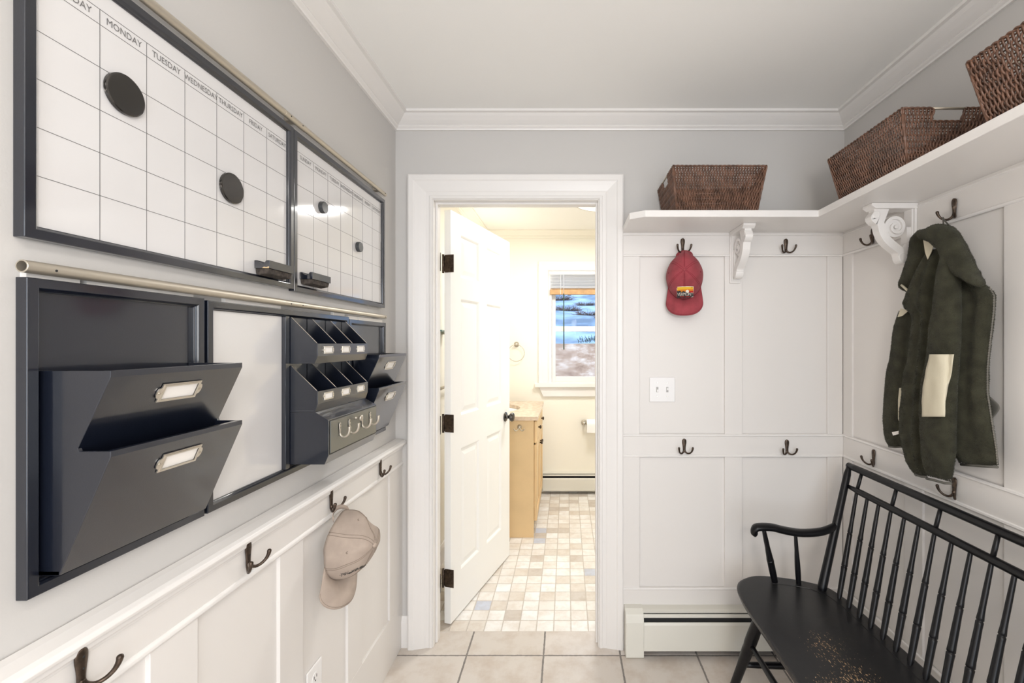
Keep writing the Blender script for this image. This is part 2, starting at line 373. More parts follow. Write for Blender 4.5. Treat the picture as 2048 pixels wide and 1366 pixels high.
# crown moulding
def crown(x0, x1, y1, yo, name, mat, zc=ZC, back_only=False):
    prof = [(0, 0), (.078, 0), (.078, .011), (.066, .013), (.056, .022), (.040, .034), (.026, .043), (.020, .046), (.022, .050), (.018, .054), (.012, .058), (.010, .064), (0, .064)]
    if back_only: corners = [lambda p: (x0, y1-p), lambda p: (x1, y1-p)]
    else: corners = [lambda p: (x0+p, yo), lambda p: (x0+p, y1-p), lambda p: (x1-p, y1-p), lambda p: (x1-p, yo)]
    secs = [[Vector((*c(p), zc-q-.0005)) for p, q in prof] for c in corners]
    return struct(MB().sweep(secs).build(name, mat))
crown(XL, XR, YB, YR, 'trim_1', M['trim'])
crown(BX0, BX1, BY1, YW, 'trim_2', M['bathwall'])

# door casing + jamb
def casing(ix0, ix1, iz, yface, sgn, name, mat, wdt=.109, z0=0):
    prof = [(0, 0), (0, .012), (.004, .016), (.012, .016), (.016, .013), (.030, .014), (.036, .017), (.060, .022), (.078, .025), (.084, .029), (.103, .030), (.109, .027), (.109, 0)]
    prof = [(o*wdt/.109, d) for o, d in prof]
    rows = []
    for k in range(4):
        r = []
        for o, d in prof:
            x = ix0-o if k < 2 else ix1+o; z = z0 if k in (0, 3) else iz+o
            r.append(Vector((x, yface+sgn*d, z)))
        rows.append(r)
    return MB().sweep(rows).build(name, mat)
struct(casing(DX0, DX1, DZ, YB, -1, 'trim_3', M['trim']))
j = MB(); t = .004
j.box(DX0, DX0+t, YB-.01, YW, 0, DZ).box(DX1-t, DX1, YB-.01, YW, 0, DZ).box(DX0+t, DX1-t, YB-.01, YW, DZ-t, DZ)
j.box(DX0+t, DX0+.014, YB+.022, YW-.038, 0, DZ-t).box(DX1-.014, DX1-t, YB+.022, YW-.038, 0, DZ-t).box(DX0+.014, DX1-.014, YB+.022, YW-.038, DZ-.014, DZ-t)
jamb = struct(j.build('trim_4', M['trim'], bevel=.0015))
# small baseboard left of the casing
b = MB(); z1 = .142
b.prism([(0, 0), (.014, 0), (.014, z1-.03), (.010, z1-.012), (.005, z1), (0, z1)], lambda p, q, t: (t, YB-p, q), XL+.03, DX0-.109)
struct(b.build('baseboard_back', M['trim']))

# ------------------------------------------------------------------ left wainscot
XW = -.757
l = MB()
l.box(XL, -.766, YR, YB, 0, .93)
l.box(XL, XW, YR, YB, 0, .208)
l.box(XL, XW, YR, YB, .84, .94)
for c in (-2.4, -2.03, -1.67, -1.31, -.95, -.59, -.235, .127, .490, .852, 1.2145, 1.577):
    l.box(XL, XW, c-.052, c+.052, .208, .84)
l.box(XL, XW, 1.885, YB, .208, .84)
struct(l.build('trim_5', M['panel'], bevel=.0012))
l = MB()   # bead under the rail, cap on top, bead on the bottom rail
def alongY(prof, y0, y1, mb, x0=XW): mb.prism(prof, lambda p, q, t: (x0+p, t, q), y0, y1)
alongY([(-.004, .835), (.002, .836), (.006, .841), (.006, .847), (.002, .852), (-.004, .853)], YR, YB, l)
alongY([(-.03, .958), (-.012, .957), (.012, .953), (.020, .948), (.023, .941), (.020, .934), (.010, .930), (.006, .926), (.006, .918), (.002, .914), (0, .908), (-.004, .907), (-.004, .93), (-.03, .93)], YR, YB-.006, l)
struct(l.build('trim_6', M['trim'], smooth=False, bevel=.0015))

# ------------------------------------------------------------------ back wainscot
YV = 2.008
ZS = 1.902   # underside of the shelf
ZT0, ZM1, ZM0, ZB1, ZB0 = onY(0, 512, YV).z, onY(0, 869, YV).z, onY(0, 913, YV).z, onY(0, 1174.5, YV).z, onY(0, 1209, YV).z
bx = lambda p: (p-CX)/F*YV
x0 = DX1+.109
l = MB(); l.box(x0, XR, 2.018, YB, 0, ZS)
l.box(x0, XR, YV, 2.02, ZT0, ZS).box(x0, XR, YV, 2.02, ZM0+.006, ZM1-.004).box(x0, XR, YV, 2.02, ZB0-.03, ZB1-.004)
for a, c in ((x0, bx(1279)), (bx(1449.5), bx(1484.5)), (bx(1655), 1.26)):
    l.box(a, c, YV, 2.02, ZB1-.004, ZM0+.006); l.box(a, c, YV, 2.02, ZM1-.004, ZT0)
XV = 1.262
l.box(1.270, XR, YR, 2.018, 0, ZS)
l.box(XV, 1.272, YR, YV, ZT0, ZS).box(XV, 1.272, YR, YV, ZM0+.006, ZM1-.004).box(XV, 1.272, YR, YV, ZB0-.2, ZB1-.004)
for c in [1.22-.385*k for k in range(10)]:
    pass
for a, c in [(1.945, YV), (1.560, 1.642), (1.185, 1.270)]+[(1.185-.375*k, 1.270-.375*k) for k in range(1, 10)]:
    if a < YR: continue
    l.box(XV, 1.272, a, c, ZB1-.004, ZM0+.006); l.box(XV, 1.272, a, c, ZM1-.004, ZT0)
struct(l.build('trim_7', M['panel'], bevel=.0012))
def bead(z, mb, h=.010, d=.006):
    prof = [(0, z-h/2), (d*.7, z-h/2+.001), (d, z-h/4), (d, z+h/4), (d*.7, z+h/2-.001), (0, z+h/2)]
    secs = [[Vector((x0, YV-p, q)) for p, q in prof], [Vector((XV-p, YV-p, q)) for p, q in prof], [Vector((XV-p, YR, q)) for p, q in prof]]
    mb.sweep(secs)
l = MB()
for z in (ZT0+.003, ZM1-.003, ZM0+.003, ZB1-.006, ZS-.012): bead(z, l, .011 if z < ZS-.02 else .006, .005)
struct(l.build('trim_8', M['trim'], smooth=True, auto=.6))

# ------------------------------------------------------------------ corner shelf
ysf = onZ(0, 433.6, ZS).y
xsf = 1.006
ysf = 1.757
poly = [(x0-.002, YB), (x0-.002, 1.795), (.3147, ysf), (xsf, ysf), (xsf, YR+.6), (XR, YR+.6), (XR, YB)]
sh = MB().prism(poly, lambda p, q, t: (p, q, t), ZS, ZS+.027)
tag(sh.build('corner_shelf', M['trim'], bevel=.002), 'long white L-shaped wooden shelf running along back and right walls under the baskets', 'shelf')

# ------------------------------------------------------------------ scroll brackets
def bracket(label, loc, rotz):
    r = thing('shelf_bracket', label, 'bracket', loc, rotz, 'white scroll brackets under the corner shelf')
    fn = lambda d, z, t: Vector((t, d, z))      # local: +Y out from wall, +Z up, origin on the wall just under the shelf
    m = MB(); m.box(-.024, .024, .0005, .010, -.232, -.001).box(-.019, .019, .010, .017, -.224, -.012)
    m.build('back_plate', M['trim'], r, rel=False, bevel=.002)
    m = MB(); m.prism([(.0005, -.0005), (.165, -.0005), (.165, -.010), (.150, -.020), (.0005, -.020)], fn, -.026, .026)
    m.build('top_plate', M['trim'], r, rel=False, bevel=.0015)
    # S curve
    path = [(.140, -.036), (.151, -.050), (.143, -.060), (.130, -.066), (.124, -.080), (.119, -.100), (.108, -.122), (.092, -.140), (.074, -.155), (.058, -.168), (.052, -.180), (.052, -.192), (.046, -.205), (.030, -.208)]
    P = smooth2(path, 4); n = len(P)
    th = [.022+.006*math.sin(PI*i/(n-1))-(.004 if i > n*.8 else 0) for i in range(n)]
    m = MB(); m.ribbon(P, th, fn, -.016, .016)
    # lobe at the top front and at the foot
    m.lathe([(-.0178, .012), (-.0170, .0135), (.0170, .0135), (.0178, .012)], (0, .143, -.040), (1, 0, 0), 20)
    m.lathe([(-.0176, .013), (-.0168, .0145), (.0168, .0145), (.0176, .013)], (0, .047, -.194), (1, 0, 0), 20)
    m.box(-.0148, .0148, .012, .032, -.205, -.085)
    m.prism([(.012, -.12), (.055, -.165), (.040, -.205), (.012, -.205)], fn, -.012, .012)
    m.prism([(.095, -.019), (.150, -.019), (.150, -.045), (.118, -.080)], fn, -.0145, .0145)
    m.build('scroll_body', M['trim'], r, rel=False, bevel=.0015)
    sp = []
    for i in range(46):
        a = -.6+i*.215; rr = .040*(1-i/52.)
        sp.append((.069+math.cos(a)*rr, -.083+math.sin(a)*rr))
    m = MB(); m.ribbon(sp, [.0125-.0045*i/45 for i in range(46)], fn, -.0153, .0153)
    m.lathe([(-.007, .037), (.007, .037)], (0, .069, -.083), (1, 0, 0), 28)
    m.lathe([(-.0165, .006), (-.016, .0075), (.016, .0075), (.0165, .006)], (0, .069, -.083), (1, 0, 0), 16)
    m.build('spiral', M['trim'], r, rel=False, bevel=.001)
    return r
def smooth2(pts, k=4):
    out = []
    n = len(pts)
    for i in range(n-1):
        p0, p1, p2, p3 = pts[max(i-1, 0)], pts[i], pts[i+1], pts[min(i+2, n-1)]
        for j in range(k):
            t = j/k
            out.append(tuple(.5*((2*p1[d])+(-p0[d]+p2[d])*t+(2*p0[d]-5*p1[d]+4*p2[d]-p3[d])*t*t+(-p0[d]+3*p1[d]-3*p2[d]+p3[d])*t**3) for d in range(len(p1))))
    out.append(tuple(pts[-1])); return out
# local +Y is out of the wall: back wall faces -Y -> rotate 180; right wall faces -X -> rotate 90
bracket('white carved scroll bracket on the back wall, right of the red cap', (.767, YV-.0, ZS), PI)
bracket('white carved scroll bracket on the right wall beside the olive jacket', (XV, 1.605, ZS), PI/2)

# ------------------------------------------------------------------ coat hooks
def make_hook(name, mat, label, cat, group, s=1.0):
    r = thing(name, label, cat, (0, 0, 0), 0, group)
    secs = []; N = 22
    prof = [(.004, .0045), (.012, .0055), (.024, .0058), (.036, .0070), (.046, .0085), (.056, .0086), (.062, .0066), (.0655, .0020)]
    prof = [(z_, h_*1.12) for z_, h_ in smooth2(prof, 3)]
    for z, hw in prof:
        ring = []
        for k in range(N):
            a = 2*PI*k/N; ring.append(Vector((math.cos(a)*hw, .0042+math.sin(a)*.0041, z)))
        secs.append(ring)
    MB().sweep(secs).build('back_plate', mat, r, rel=False, smooth=True)
    for sx in (-1, 1):
        pth = smooth2([(0, .005, .016), (sx*.004, .007, .007), (sx*.012, .013, .001), (sx*.021, .020, .003), (sx*.027, .027, .011), (sx*.030, .0315, .021), (sx*.031, .033, .0285)], 3)+[(sx*.031, .0332, .0310), (sx*.031, .0333, .0328), (sx*.031, .0334, .0338)]
        n = len(pth); rr = []
        for i in range(n):
            t = i/(n-1); rr.append([.0046, .0034, .0012][i-n+3] if i >= n-3 else .0048-.0013*math.sin(PI*min(1, t*1.15))+.0004*max(0, t-.6)*2)
        MB().tube(pth, rr, 10).build('prong', mat, r, rel=False, smooth=True)
    for z in (.052, .034):
        MB().lathe([(0, .0018), (.0004, .0018), (.0006, .0012)], (0, .0080, z), (0, 1, 0), 12).build('screw', M['dark'], r, rel=False)
    return r
hook0 = make_hook('coat_hook', M['bronze'], '', 'hook', 'x')
hook_used = [False]
def hook(loc, rotz, label, group):
    if not hook_used[0]:
        hook_used[0] = True; hook0.location = loc; hook0.rotation_euler = (0, 0, rotz); hook0['label'] = label; hook0['group'] = group; WL[hook0] = Vector(loc); return hook0
    return dup(hook0, loc, rotz, label, group)
GL, GB, GR = 'bronze coat hooks along the left wall rail', 'bronze coat hooks on the back wall panelling', 'bronze coat hooks on the right wall panelling'
lh = []
for (px, py), lb in (((157, 1296), 'large bronze coat hook on left rail, nearest, cut by the bottom of the photo'),
                     ((493, 1083), 'bronze coat hook on left rail below the white board, holding nothing'),
                     ((660, 979), 'bronze coat hook on left rail holding the beige cap'),
                     ((759, 919), 'bronze coat hook on left rail nearest the door, empty')):
    p = onX(px, py, XW); lh.append(p); hook((XW, p.y, p.z-.0655), -PI/2, lb, GL)
bh = []
for (px, py), lb in (((1365, 477), 'bronze coat hook under the back shelf holding the red cap'),
                     ((1571, 478), 'empty bronze coat hook under the back shelf right of the bracket'),
                     ((1368, 877), 'bronze coat hook on middle rail below the light switch'),
                     ((1573, 879), 'bronze coat hook on middle rail of the back wall above the bench arm')):
    p = onY(px, py, YV); bh.append(p); hook((p.x, YV, p.z-.0655), PI, lb, GB)
for (px, py), lb in (((1747, 457), 'empty bronze coat hook under right shelf between corner and scroll bracket'),
                     ((1911, 397), 'bronze coat hook under right shelf holding the olive jacket'),
                     ((1749, 899), 'bronze coat hook on right middle rail above the left end of the bench'),
                     ((1911, 955), 'bronze coat hook on right middle rail under the olive jacket')):
    p = onX(px, py, XV); hook((XV, p.y, p.z-.0655), PI/2, lb, GR)
jacket_hook = onX(1911, 397, XV)

# ------------------------------------------------------------------ framed units on the left wall
XF = -.7718
def frame_part(y0, y1, z0, z1, parent, name='frame', bar=.020, mull=None):
    prof = [(0, XL+.0005), (0, XF-.001), (.001, XF), (bar-.006, XF), (bar-.003, XF-.003), (bar-.002, XF-.006), (bar, XF-.007), (bar, XL+.0005)]
    def ring(cy, cz, sy, sz): return [Vector((x, cy+sy*o, cz+sz*o)) for o, x in prof]
    secs = [ring(y0, z0, 1, 1), ring(y1, z0, -1, 1), ring(y1, z1, -1, -1), ring(y0, z1, 1, -1)]
    m = MB().sweep(secs, closed=True)
    if mull: m.box(XL+.001, XF, mull[0], mull[1], z0+bar-.001, z1-bar+.001)
    return m.build(name, M['black'], parent, bevel=.0008)
def calendar(y0, y1, z0, z1, label, group):
    r = thing('wall_calendar', label, 'calendar', (XL, (y0+y1)/2, z0), 0, group)
    frame_part(y0, y1, z0, z1, r)
    XBd = -.7815
    MB().box(XL+.001, XBd, y0+.015, y1-.015, z0+.015, z1-.015).build('whiteboard', M['board'], r)
    m = MB(); th = .00045; X = XBd+.0004
    ys = [y0+.028+.0821*i for i in range(8)]; zt = z1-.050; zh = z1-.0755; zr = [zh-.0716*i for i in range(1, 5)]
    for y in ys[1:7]: m.box(XBd, X, y-th, y+th, z0+.02, zt)
    for z in [zt, zh]+zr: m.box(XBd, X, y0+.02, y1-.02, z-th, z+th)
    for i, d in enumerate(['SUNDAY', 'MONDAY', 'TUESDAY', 'WEDNESDAY', 'THURSDAY', 'FRIDAY', 'SATURDAY']):
        cy = (ys[i]+ys[i+1])/2; cz = (zt+zh)/2
        text_mesh(d, .0165, lambda a, b: Vector((X+.0003, cy+a, cz+b)), m, sx=.86)
    m.build('calendar_print', M['ink'], r)
    return r
gcal = 'black framed dry-erase weekly calendars'
cal1 = calendar(.6266, 1.2465, 1.551, 2.008, 'larger-looking black framed weekly dry-erase calendar, nearest on left wall', gcal)
cal2 = calendar(1.2485, 1.871, 1.546, 2.006, 'black framed weekly dry-erase calendar on the left wall, nearer the door', gcal)
XBd = -.7815
def disc(px, py, rad, th, mat, lb, nm, grp):
    p = onX(px, py, XBd+.002)
    m = MB().lathe([(0, rad*.97), (.001, rad), (th-.0012, rad), (th, rad*.94)], (XBd+.0006, p.y, p.z), (1, 0, 0), 48)
    tag(m.build(nm, mat, smooth=True, auto=.5, origin=(XBd, p.y, p.z)), lb, 'magnet', grp)
disc(248, 190, .0345, .007, M['mirror'], 'large dark round magnet disc in the Monday column of the near calendar', 'magnetic_disc', 'large round dark magnets on the near calendar')
disc(462, 377, .0345, .007, M['mirror'], 'large dark round magnet disc in the Thursday column of the near calendar', 'magnetic_disc', 'large round dark magnets on the near calendar')
disc(643.5, 415, .0185, .013, M['magnet'], 'small grey round magnet in the Monday column of the farther calendar', 'round_magnet', 'small round magnets on the farther calendar')
disc(716, 494, .0185, .013, M['magnet'], 'small grey round magnet low in the Thursday column of the farther calendar', 'round_magnet', 'small round magnets on the farther calendar')
def eraser(px, y_len, ztop, lb, chip):
    y0 = onX(px, 0, XBd).y; z = ztop
    r = thing('board_eraser', lb, 'eraser', (XBd, y0, z-.035), 0, 'whiteboard erasers on the calendars')
    d = .039; prof = [(.0012, z-.020), (d, z-.020), (d, z), (d-.008, z), (d-.012, z-.005), (d-.017, z-.0075), (d-.022, z-.0075), (d-.027, z-.005), (d-.031, z), (.0012, z)]
    MB().prism(prof, lambda p, q, t: (XBd+p, t, q), y0, y0+y_len).build('wooden_grip', M['black'], r, bevel=.0006)
    m = MB(); rows = []
    MB().prism([(.002, z-.0202), (.004, z-.034), (.010, z-.037), (d-.006, z-.033), (d-.003, z-.0202)], lambda p, q, t: (XBd+p, t, q), y0+.002, y0+y_len-.003).build('felt_pad', M['felt'], r, bevel=.0015)
    if chip: MB().prism([(d-.001, z-.0199), (d-.019, z-.0199), (d-.014, z-.0165), (d-.008, z-.0175), (d-.001, z-.0155)], lambda p, q, t: (XBd+p, t, q), y0-.0004, y0+.001).build('paint_chip', M['rawwood'], r)
    return r
eraser(507.8, .098, 1.606, 'black wooden board eraser with a chipped edge on the near calendar', True)
eraser(598.4, .100, 1.606, 'black wooden board eraser at lower left of the farther calendar', False)

# label holders, local: plate in YZ plane facing +X
def label_holder(c, nrm, w, h, parent):
    c = Vector(c); n = Vector(nrm).normalized(); u = Vector((0, 1, 0)); v = n.cross(u).normalized()
    if v.z < 0: v = -v
    k = w/.09; P = lambda a, b, d: c+u*a+v*b+n*d
    m = MB()
    iw, ih = w*.36, h*.36; ow, oh = w*.42, h*.5
    loop = [(-ow, -oh), (ow, -oh), (ow, -oh*.62), (ow+.004*k, -oh*.5), (ow+.006*k, -oh*.2), (ow+.006*k, oh*.2), (ow+.004*k, oh*.5), (ow, oh*.62), (ow, oh), (-ow, oh), (-ow, oh*.62), (-ow-.004*k, oh*.5), (-ow-.006*k, oh*.2), (-ow-.006*k, -oh*.2), (-ow-.004*k, -oh*.5), (-ow, -oh*.62)]
    N = len(loop); inner = []
    for a, b in loop: inner.append((max(-iw, min(iw, a)), max(-ih, min(ih, b*1.0))))
    t = .0016*k+.0006
    vs = [P(a, b, .0003) for a, b in loop]+[P(a, b, t) for a, b in loop]+[P(a, b, t) for a, b in inner]+[P(a, b, .0003) for a, b in inner]
    fs = []
    for i in range(N):
        q = (i+1) % N
        fs += [(i, q, N+q, N+i), (N+i, N+q, 2*N+q, 2*N+i), (2*N+i, 2*N+q, 3*N+q, 3*N+i)]
    m.add(vs, fs)
    for a0, a1, b0, b1 in ((-iw-.003*k, iw+.003*k, ih, ih+.0025*k), (-iw-.003*k, iw+.003*k, -ih-.0025*k, -ih), (-iw-.003*k, -iw, -ih, ih), (iw, iw+.003*k, -ih, ih)):
        m.add([P(a, b, d) for d in (t*.5, t+.0013*k) for b in (b0, b1) for a in (a0, a1)], [(0, 2, 3, 1), (4, 5, 7, 6), (0, 1, 5, 4), (2, 6, 7, 3), (0, 4, 6, 2), (1, 3, 7, 5)])
    lh_ = m.build('label_holder', M['nickel'], parent)
    MB().add([P(a, b, .0008) for a, b in ((-iw-.002, -ih-.001), (iw+.002, -ih-.001), (iw+.002, ih+.001), (-iw-.002, ih+.001))]+[P(a, b, .0002) for a, b in ((-iw-.002, -ih-.001), (iw+.002, -ih-.001), (iw+.002, ih+.001), (-iw-.002, ih+.001))],
        [(0, 1, 2, 3), (4, 7, 6, 5), (0, 4, 5, 1), (1, 5, 6, 2), (2, 6, 7, 3), (3, 7, 4, 0)]).build('label_card', M['paper'], lh_)
    for sgn in (-1, 1):
        MB().lathe([(0, .0022*k), (.0012*k, .0020*k)], P(sgn*(ow+.0015*k), 0, t), n, 12).build('screw', M['champagne'], lh_)
    return lh_
def pocket_unit(y0, y1, z0, z1, label, py0, py1, dz=0):
    r = thing('letter_bin', label, 'organizer', (XL, (y0+y1)/2, z0), 0, 'black wall letter bins with two pockets')
    frame_part(y0, y1, z0, z1, r)
    MB().box(XL+.001, -.7845, y0+.015, y1-.015, z0+.015, z1-.015).build('back_panel', M['black'], r)
    t = .009
    xo, xn, xb = -.676, -.7245, -.752
    Zt, Zl, Zn, Z2, Z2l, Zb = 1.358+dz, 1.3485+dz, 1.243+dz, 1.2385+dz, 1.2300+dz, 1.0545+dz
    side = [(-.7835, Zt), (xo, Zt), (xo, Zl), (xn, Zn), (xn+.002, Z2), (xo, Z2), (xo, Z2l), (xb, Zb), (-.7835, Zb)]
    for s0 in (py0, py1-t*.6):
        MB().prism(side, lambda p, q, tt: (p, tt, q), s0, s0+t*.6).build('side_panel', M['black'], r, bevel=.0006)
    # tilted fronts
    for (za, zb, zend, xend) in ((Zt, Zl, 1.17+dz, xn-.034), (Z2, Z2l, Zb, xb)):
        fr = [(xo+.0006, za+.0002), (xo+.0006, zb), (xend+.0006, zend), (xend-.007, zend), (xo-.011, za-.004), (xo-.010, za+.0002)]
        f = MB().prism(fr, lambda p, q, tt: (p, tt, q), py0+.0003, py1-.0003).build('pocket_front', M['black'], r, bevel=.0006)
        zc = za-.043; xc = xo+(xend-xo)*((zb-zc)/(zb-zend))
        d = Vector((xend-xo, 0, zend-zb)).normalized(); nn = Vector((-d.z, 0, d.x))
        label_holder(Vector((xc, (py0+py1)/2, zc))+nn*.0012, nn, .093, .034, f)
    MB().box(-.7835, xb, py0, py1, Zb, Zb+.006).build('pocket_floor', M['black'], r)
    for q in range(2):
        ya, yb = (y0+.005, y0+.075) if q == 0 else (y0+.085, y1-.02)
        MB().box(XL+.0005, XL+.010, ya, yb, z1-.003, z1+.012).build('hanger', M['paper'], r)
    return r
A_ = pocket_unit(.6295, .939, 1.030, 1.494, 'large-looking black two-pocket letter bin with label holders, nearest on left wall', .652, .917)
D_ = pocket_unit(1.5665, 1.881, 1.025, 1.4835, 'black two-pocket letter bin on left wall closest to the door, right of the cubbies', 1.588, 1.856, -.003)

# combined whiteboard + cubby unit
r = thing('wall_organizer', 'black framed organizer with white board, cubbies and hook drawer on the left wall', 'organizer', (XL, 1.25, 1.03))
frame_part(.9475, 1.5625, 1.031, 1.491, r, mull=(1.2095, 1.2265))
MB().box(XL+.001, -.7825, .962, 1.2085, 1.046, 1.476).build('whiteboard', M['board'], r)
MB().box(XL+.001, -.7845, 1.2275, 1.549, 1.046, 1.476).build('back_panel', M['black'], r)
CY0, CY1 = 1.2285, 1.538
def cub(z_b, z_t, z_ft, z_fb, xfront, xlow, nm):
    sec = [(-.7838, z_t), (-.7705, z_t), (xfront, z_ft), (xfront, z_fb), (xlow, z_b), (-.7838, z_b)]
    c = MB()
    th = .0045
    for y in (CY0, CY0+.1015, CY0+.203, CY1-th):
        c.prism(sec, lambda p, q, t: (p, t, q), y, y+th)
    c.prism([(xfront-.0005, z_ft+.0008), (xfront+.0012, z_ft+.0004), (xfront+.0012, z_fb), (xlow+.001, z_b-.0005), (-.7838, z_b-.0005), (-.7838, z_b+.004), (xlow-.002, z_b+.004), (xfront-.006, z_fb), (xfront-.006, z_ft-.002)], lambda p, q, t: (p, t, q), CY0-.0004, CY1+.0004)
    cc = c.build(nm, M['black'], r, bevel=.0005)
    # pale divider edges
    for y in (CY0, CY0+.1015, CY0+.203, CY1-th):
        e = MB(); dx, dz = xfront+.7705, z_ft-z_t; L = math.hypot(dx, dz); nx, nz = -dz/L*.0006, dx/L*.0006
        e.prism([(-.7705+.002, z_t-.002), (xfront-.003, z_ft+.003), (xfront-.003+nx, z_ft+.003+nz), (-.7705+.002+nx, z_t-.002+nz)], lambda p, q, t: (p, t, q), y+.001, y+th-.001)
        e.build('divider_edge', M['champagne'], cc)
    zc = (z_ft+z_fb)/2
    for k in range(3): label_holder((xfront+.0012, CY0+.055+.1005*k, zc), (1, 0, 0), .058, .0215, cc)
cub(1.341, 1.4715, 1.396, 1.3615, -.6957, -.7045, 'upper_cubby')
cub(1.206, 1.3355, 1.2625, 1.2285, -.6957, -.7030, 'lower_cubby')
XD = -.6650
sec = [(-.7838, 1.205), (-.702, 1.205), (XD, 1.183), (XD, 1.0835), (-.676, 1.059), (-.7838, 1.059)]
db = MB().prism(sec, lambda p, q, t: (p, t, q), CY0, CY1).build('drawer_box', M['black'], r, bevel=.0007)
dr = MB().box(XD, XD+.0022, CY0+.0085, CY1-.006, 1.0885, 1.178).build('drawer', M['drawer'], r, bevel=.0005)
g = MB()
for a0, a1, b0, b1 in ((CY0+.006, CY1-.0035, 1.1795, 1.181), (CY0+.006, CY1-.0035, 1.0855, 1.087), (CY0+.0055, CY0+.0070, 1.0855, 1.181), (CY1-.0045, CY1-.003, 1.0855, 1.181)): g.box(XD-.001, XD+.0004, a0, a1, b0, b1)
g.build('drawer_gap', M['dark'], db)
MB().lathe([(0, .0055), (.002, .004), (.010, .0038), (.014, .0085), (.018, .0095), (.021, .0075), (.022, .003)], (XD+.002, 1.383, 1.163), (1, 0, 0), 20).build('knob', M['champagne'], dr, smooth=True)
for y in (1.2845, 1.3405, 1.424, 1.482):
    secs = []
    for z, hw in smooth2([(1.128, .0022), (1.137, .0030), (1.148, .0050), (1.157, .0056), (1.164, .0045), (1.1665, .001)], 3):
        secs.append([Vector((XD+.0042+math.sin(2*PI*k/14)*.0018, y+math.cos(2*PI*k/14)*hw, z)) for k in range(14)])
    hk = MB().sweep(secs).build('drawer_hook', M['nickel'], dr, smooth=True)
    pt = smooth2([(XD+.004, y, 1.136), (XD+.0055, y, 1.129), (XD+.012, y, 1.1245), (XD+.021, y, 1.1265), (XD+.028, y, 1.1335), (XD+.031, y, 1.143), (XD+.0315, y, 1.1515), (XD+.0315, y, 1.1545)], 3)
    n = len(pt); MB().tube(pt, [.0024+.0022*min(1, i/n*1.2)-(.002 if i == n-1 else 0) for i in range(n)], 10).build('prong', M['champagne'], hk, smooth=True)
    for z in (1.160, 1.151): MB().lathe([(0, .0012), (.0006, .001)], (XD+.0059, y, z), (1, 0, 0), 8).build('screw', M['dark'], hk)
for ya, yb in ((1.005, 1.20), (1.47, 1.545)): MB().box(XL+.0005, XL+.010, ya, yb, 1.488, 1.503).build('hanger', M['paper'], r)

# hanging rods
def rod(z, label, name='hanging_rod'):
    X = -.768
    t = thing(name, label, 'rod', (X, .62, z), 0, 'metal hanging rods above the left wall frames')
    def tube_(y0, y1, ro, ri, nm, mat):
        prof = [(0, ri), (0, ro-.0004), (.0004, ro), (y1-y0-.0004, ro), (y1-y0, ro-.0004), (y1-y0, ri)]
        seg = 24; vs = [Vector((X+math.cos(2*PI*k/seg)*rr, y0+h, z+math.sin(2*PI*k/seg)*rr)) for h, rr in prof for k in range(seg)]
        n = len(prof); fs = [(i*seg+k, i*seg+(k+1) % seg, ((i+1) % n)*seg+(k+1) % seg, ((i+1) % n)*seg+k) for i in range(n) for k in range(seg)]
        return MB().add(vs, fs).build(nm, mat, t, smooth=True, auto=.6)
    tube_(.62, 1.1935, .0092, .0074, 'rod_section', M['champagne'])
    tube_(1.19, 1.862, .0080, .0062, 'rod_section', M['champagne'])
    tube_(1.1945, 1.292, .0088, .0078, 'coupler', M['champagne'])
    MB().lathe([(0, .0080), (.002, .0080), (.004, .005)], (X, 1.861, z), (0, 1, 0), 20).build('end_cap', M['champagne'], t, smooth=True)
    for y in (.655, 1.215, 1.268, 1.845): MB().lathe([(.0070, .0022), (.0094, .0018)], (X, y, z), (1, 0, -.15), 8).build('screw', M['dark'], t)
    for y in (.70, 1.24, 1.80): MB().box(XL+.0005, X-.004, y-.012, y+.012, z-.006, z+.006).build('wall_mount', M['champagne'], t)
rod(1.508, 'champagne metal rod above the letter bins and organizer, below the calendars')
rod(2.026, 'champagne metal rod running above the two framed calendars')

# ------------------------------------------------------------------ outlet and switch
def plate(name, label, cat, c, n, u, w, h, kind):
    c = Vector(c); n = Vector(n); u = Vector(u); v = Vector((0, 0, 1)); P = lambda a, b, d: c+u*a+v*b+n*d
    r = thing(name, label, cat, c)
    def bx_(a0, a1, b0, b1, d0, d1, nm, mat, par, bev=.001):
        return MB().add([P(a, b, d) for d in (d0, d1) for b in (b0, b1) for a in (a0, a1)], [(0, 2, 3, 1), (4, 5, 7, 6), (0, 1, 5, 4), (2, 6, 7, 3), (0, 4, 6, 2), (1, 3, 7, 5)]).build(nm, mat, par, bevel=bev)
    cp = bx_(-w/2, w/2, -h/2, h/2, .0003, .006, 'cover_plate', M['plate'], r, .003)
    if kind == 'switch':
        for s in (-1, 1):
            bx_(s*.023-.005, s*.023+.005, -.012, .012, .006, .0065, 'toggle_slot', M['slot'], cp, .0004)
            q = (-.002, .010) if s > 0 else (-.010, .002)
            bx_(s*.023-.0035, s*.023+.0035, q[0], q[1], .006, .015, 'toggle', M['plate'], r, .0015)
            for z in (-.031, .031): MB().lathe([(0, .003), (.001, .0024)], P(s*.023, z, .006), n, 12).build('screw', M['nickel'], cp)
    else:
        for z in (-.020, .020):
            so = MB().lathe([(0, .0165), (.001, .016)], P(0, z, .006), n, 24).build('socket', M['plate'], r)
            bx_(-.0075, -.0055, z-.001, z+.008, .0069, .0075, 'slot', M['dark'], so, 0)
            bx_(.0055, .0075, z-.001, z+.008, .0069, .0075, 'slot', M['dark'], so, 0)
            MB().lathe([(0, .0025), (.0005, .0025)], P(0, z-.008, .0071), n, 10).build('slot', M['dark'], so)
        MB().lathe([(0, .003), (.001, .0024)], P(0, 0, .006), n, 12).build('screw', M['nickel'], cp)
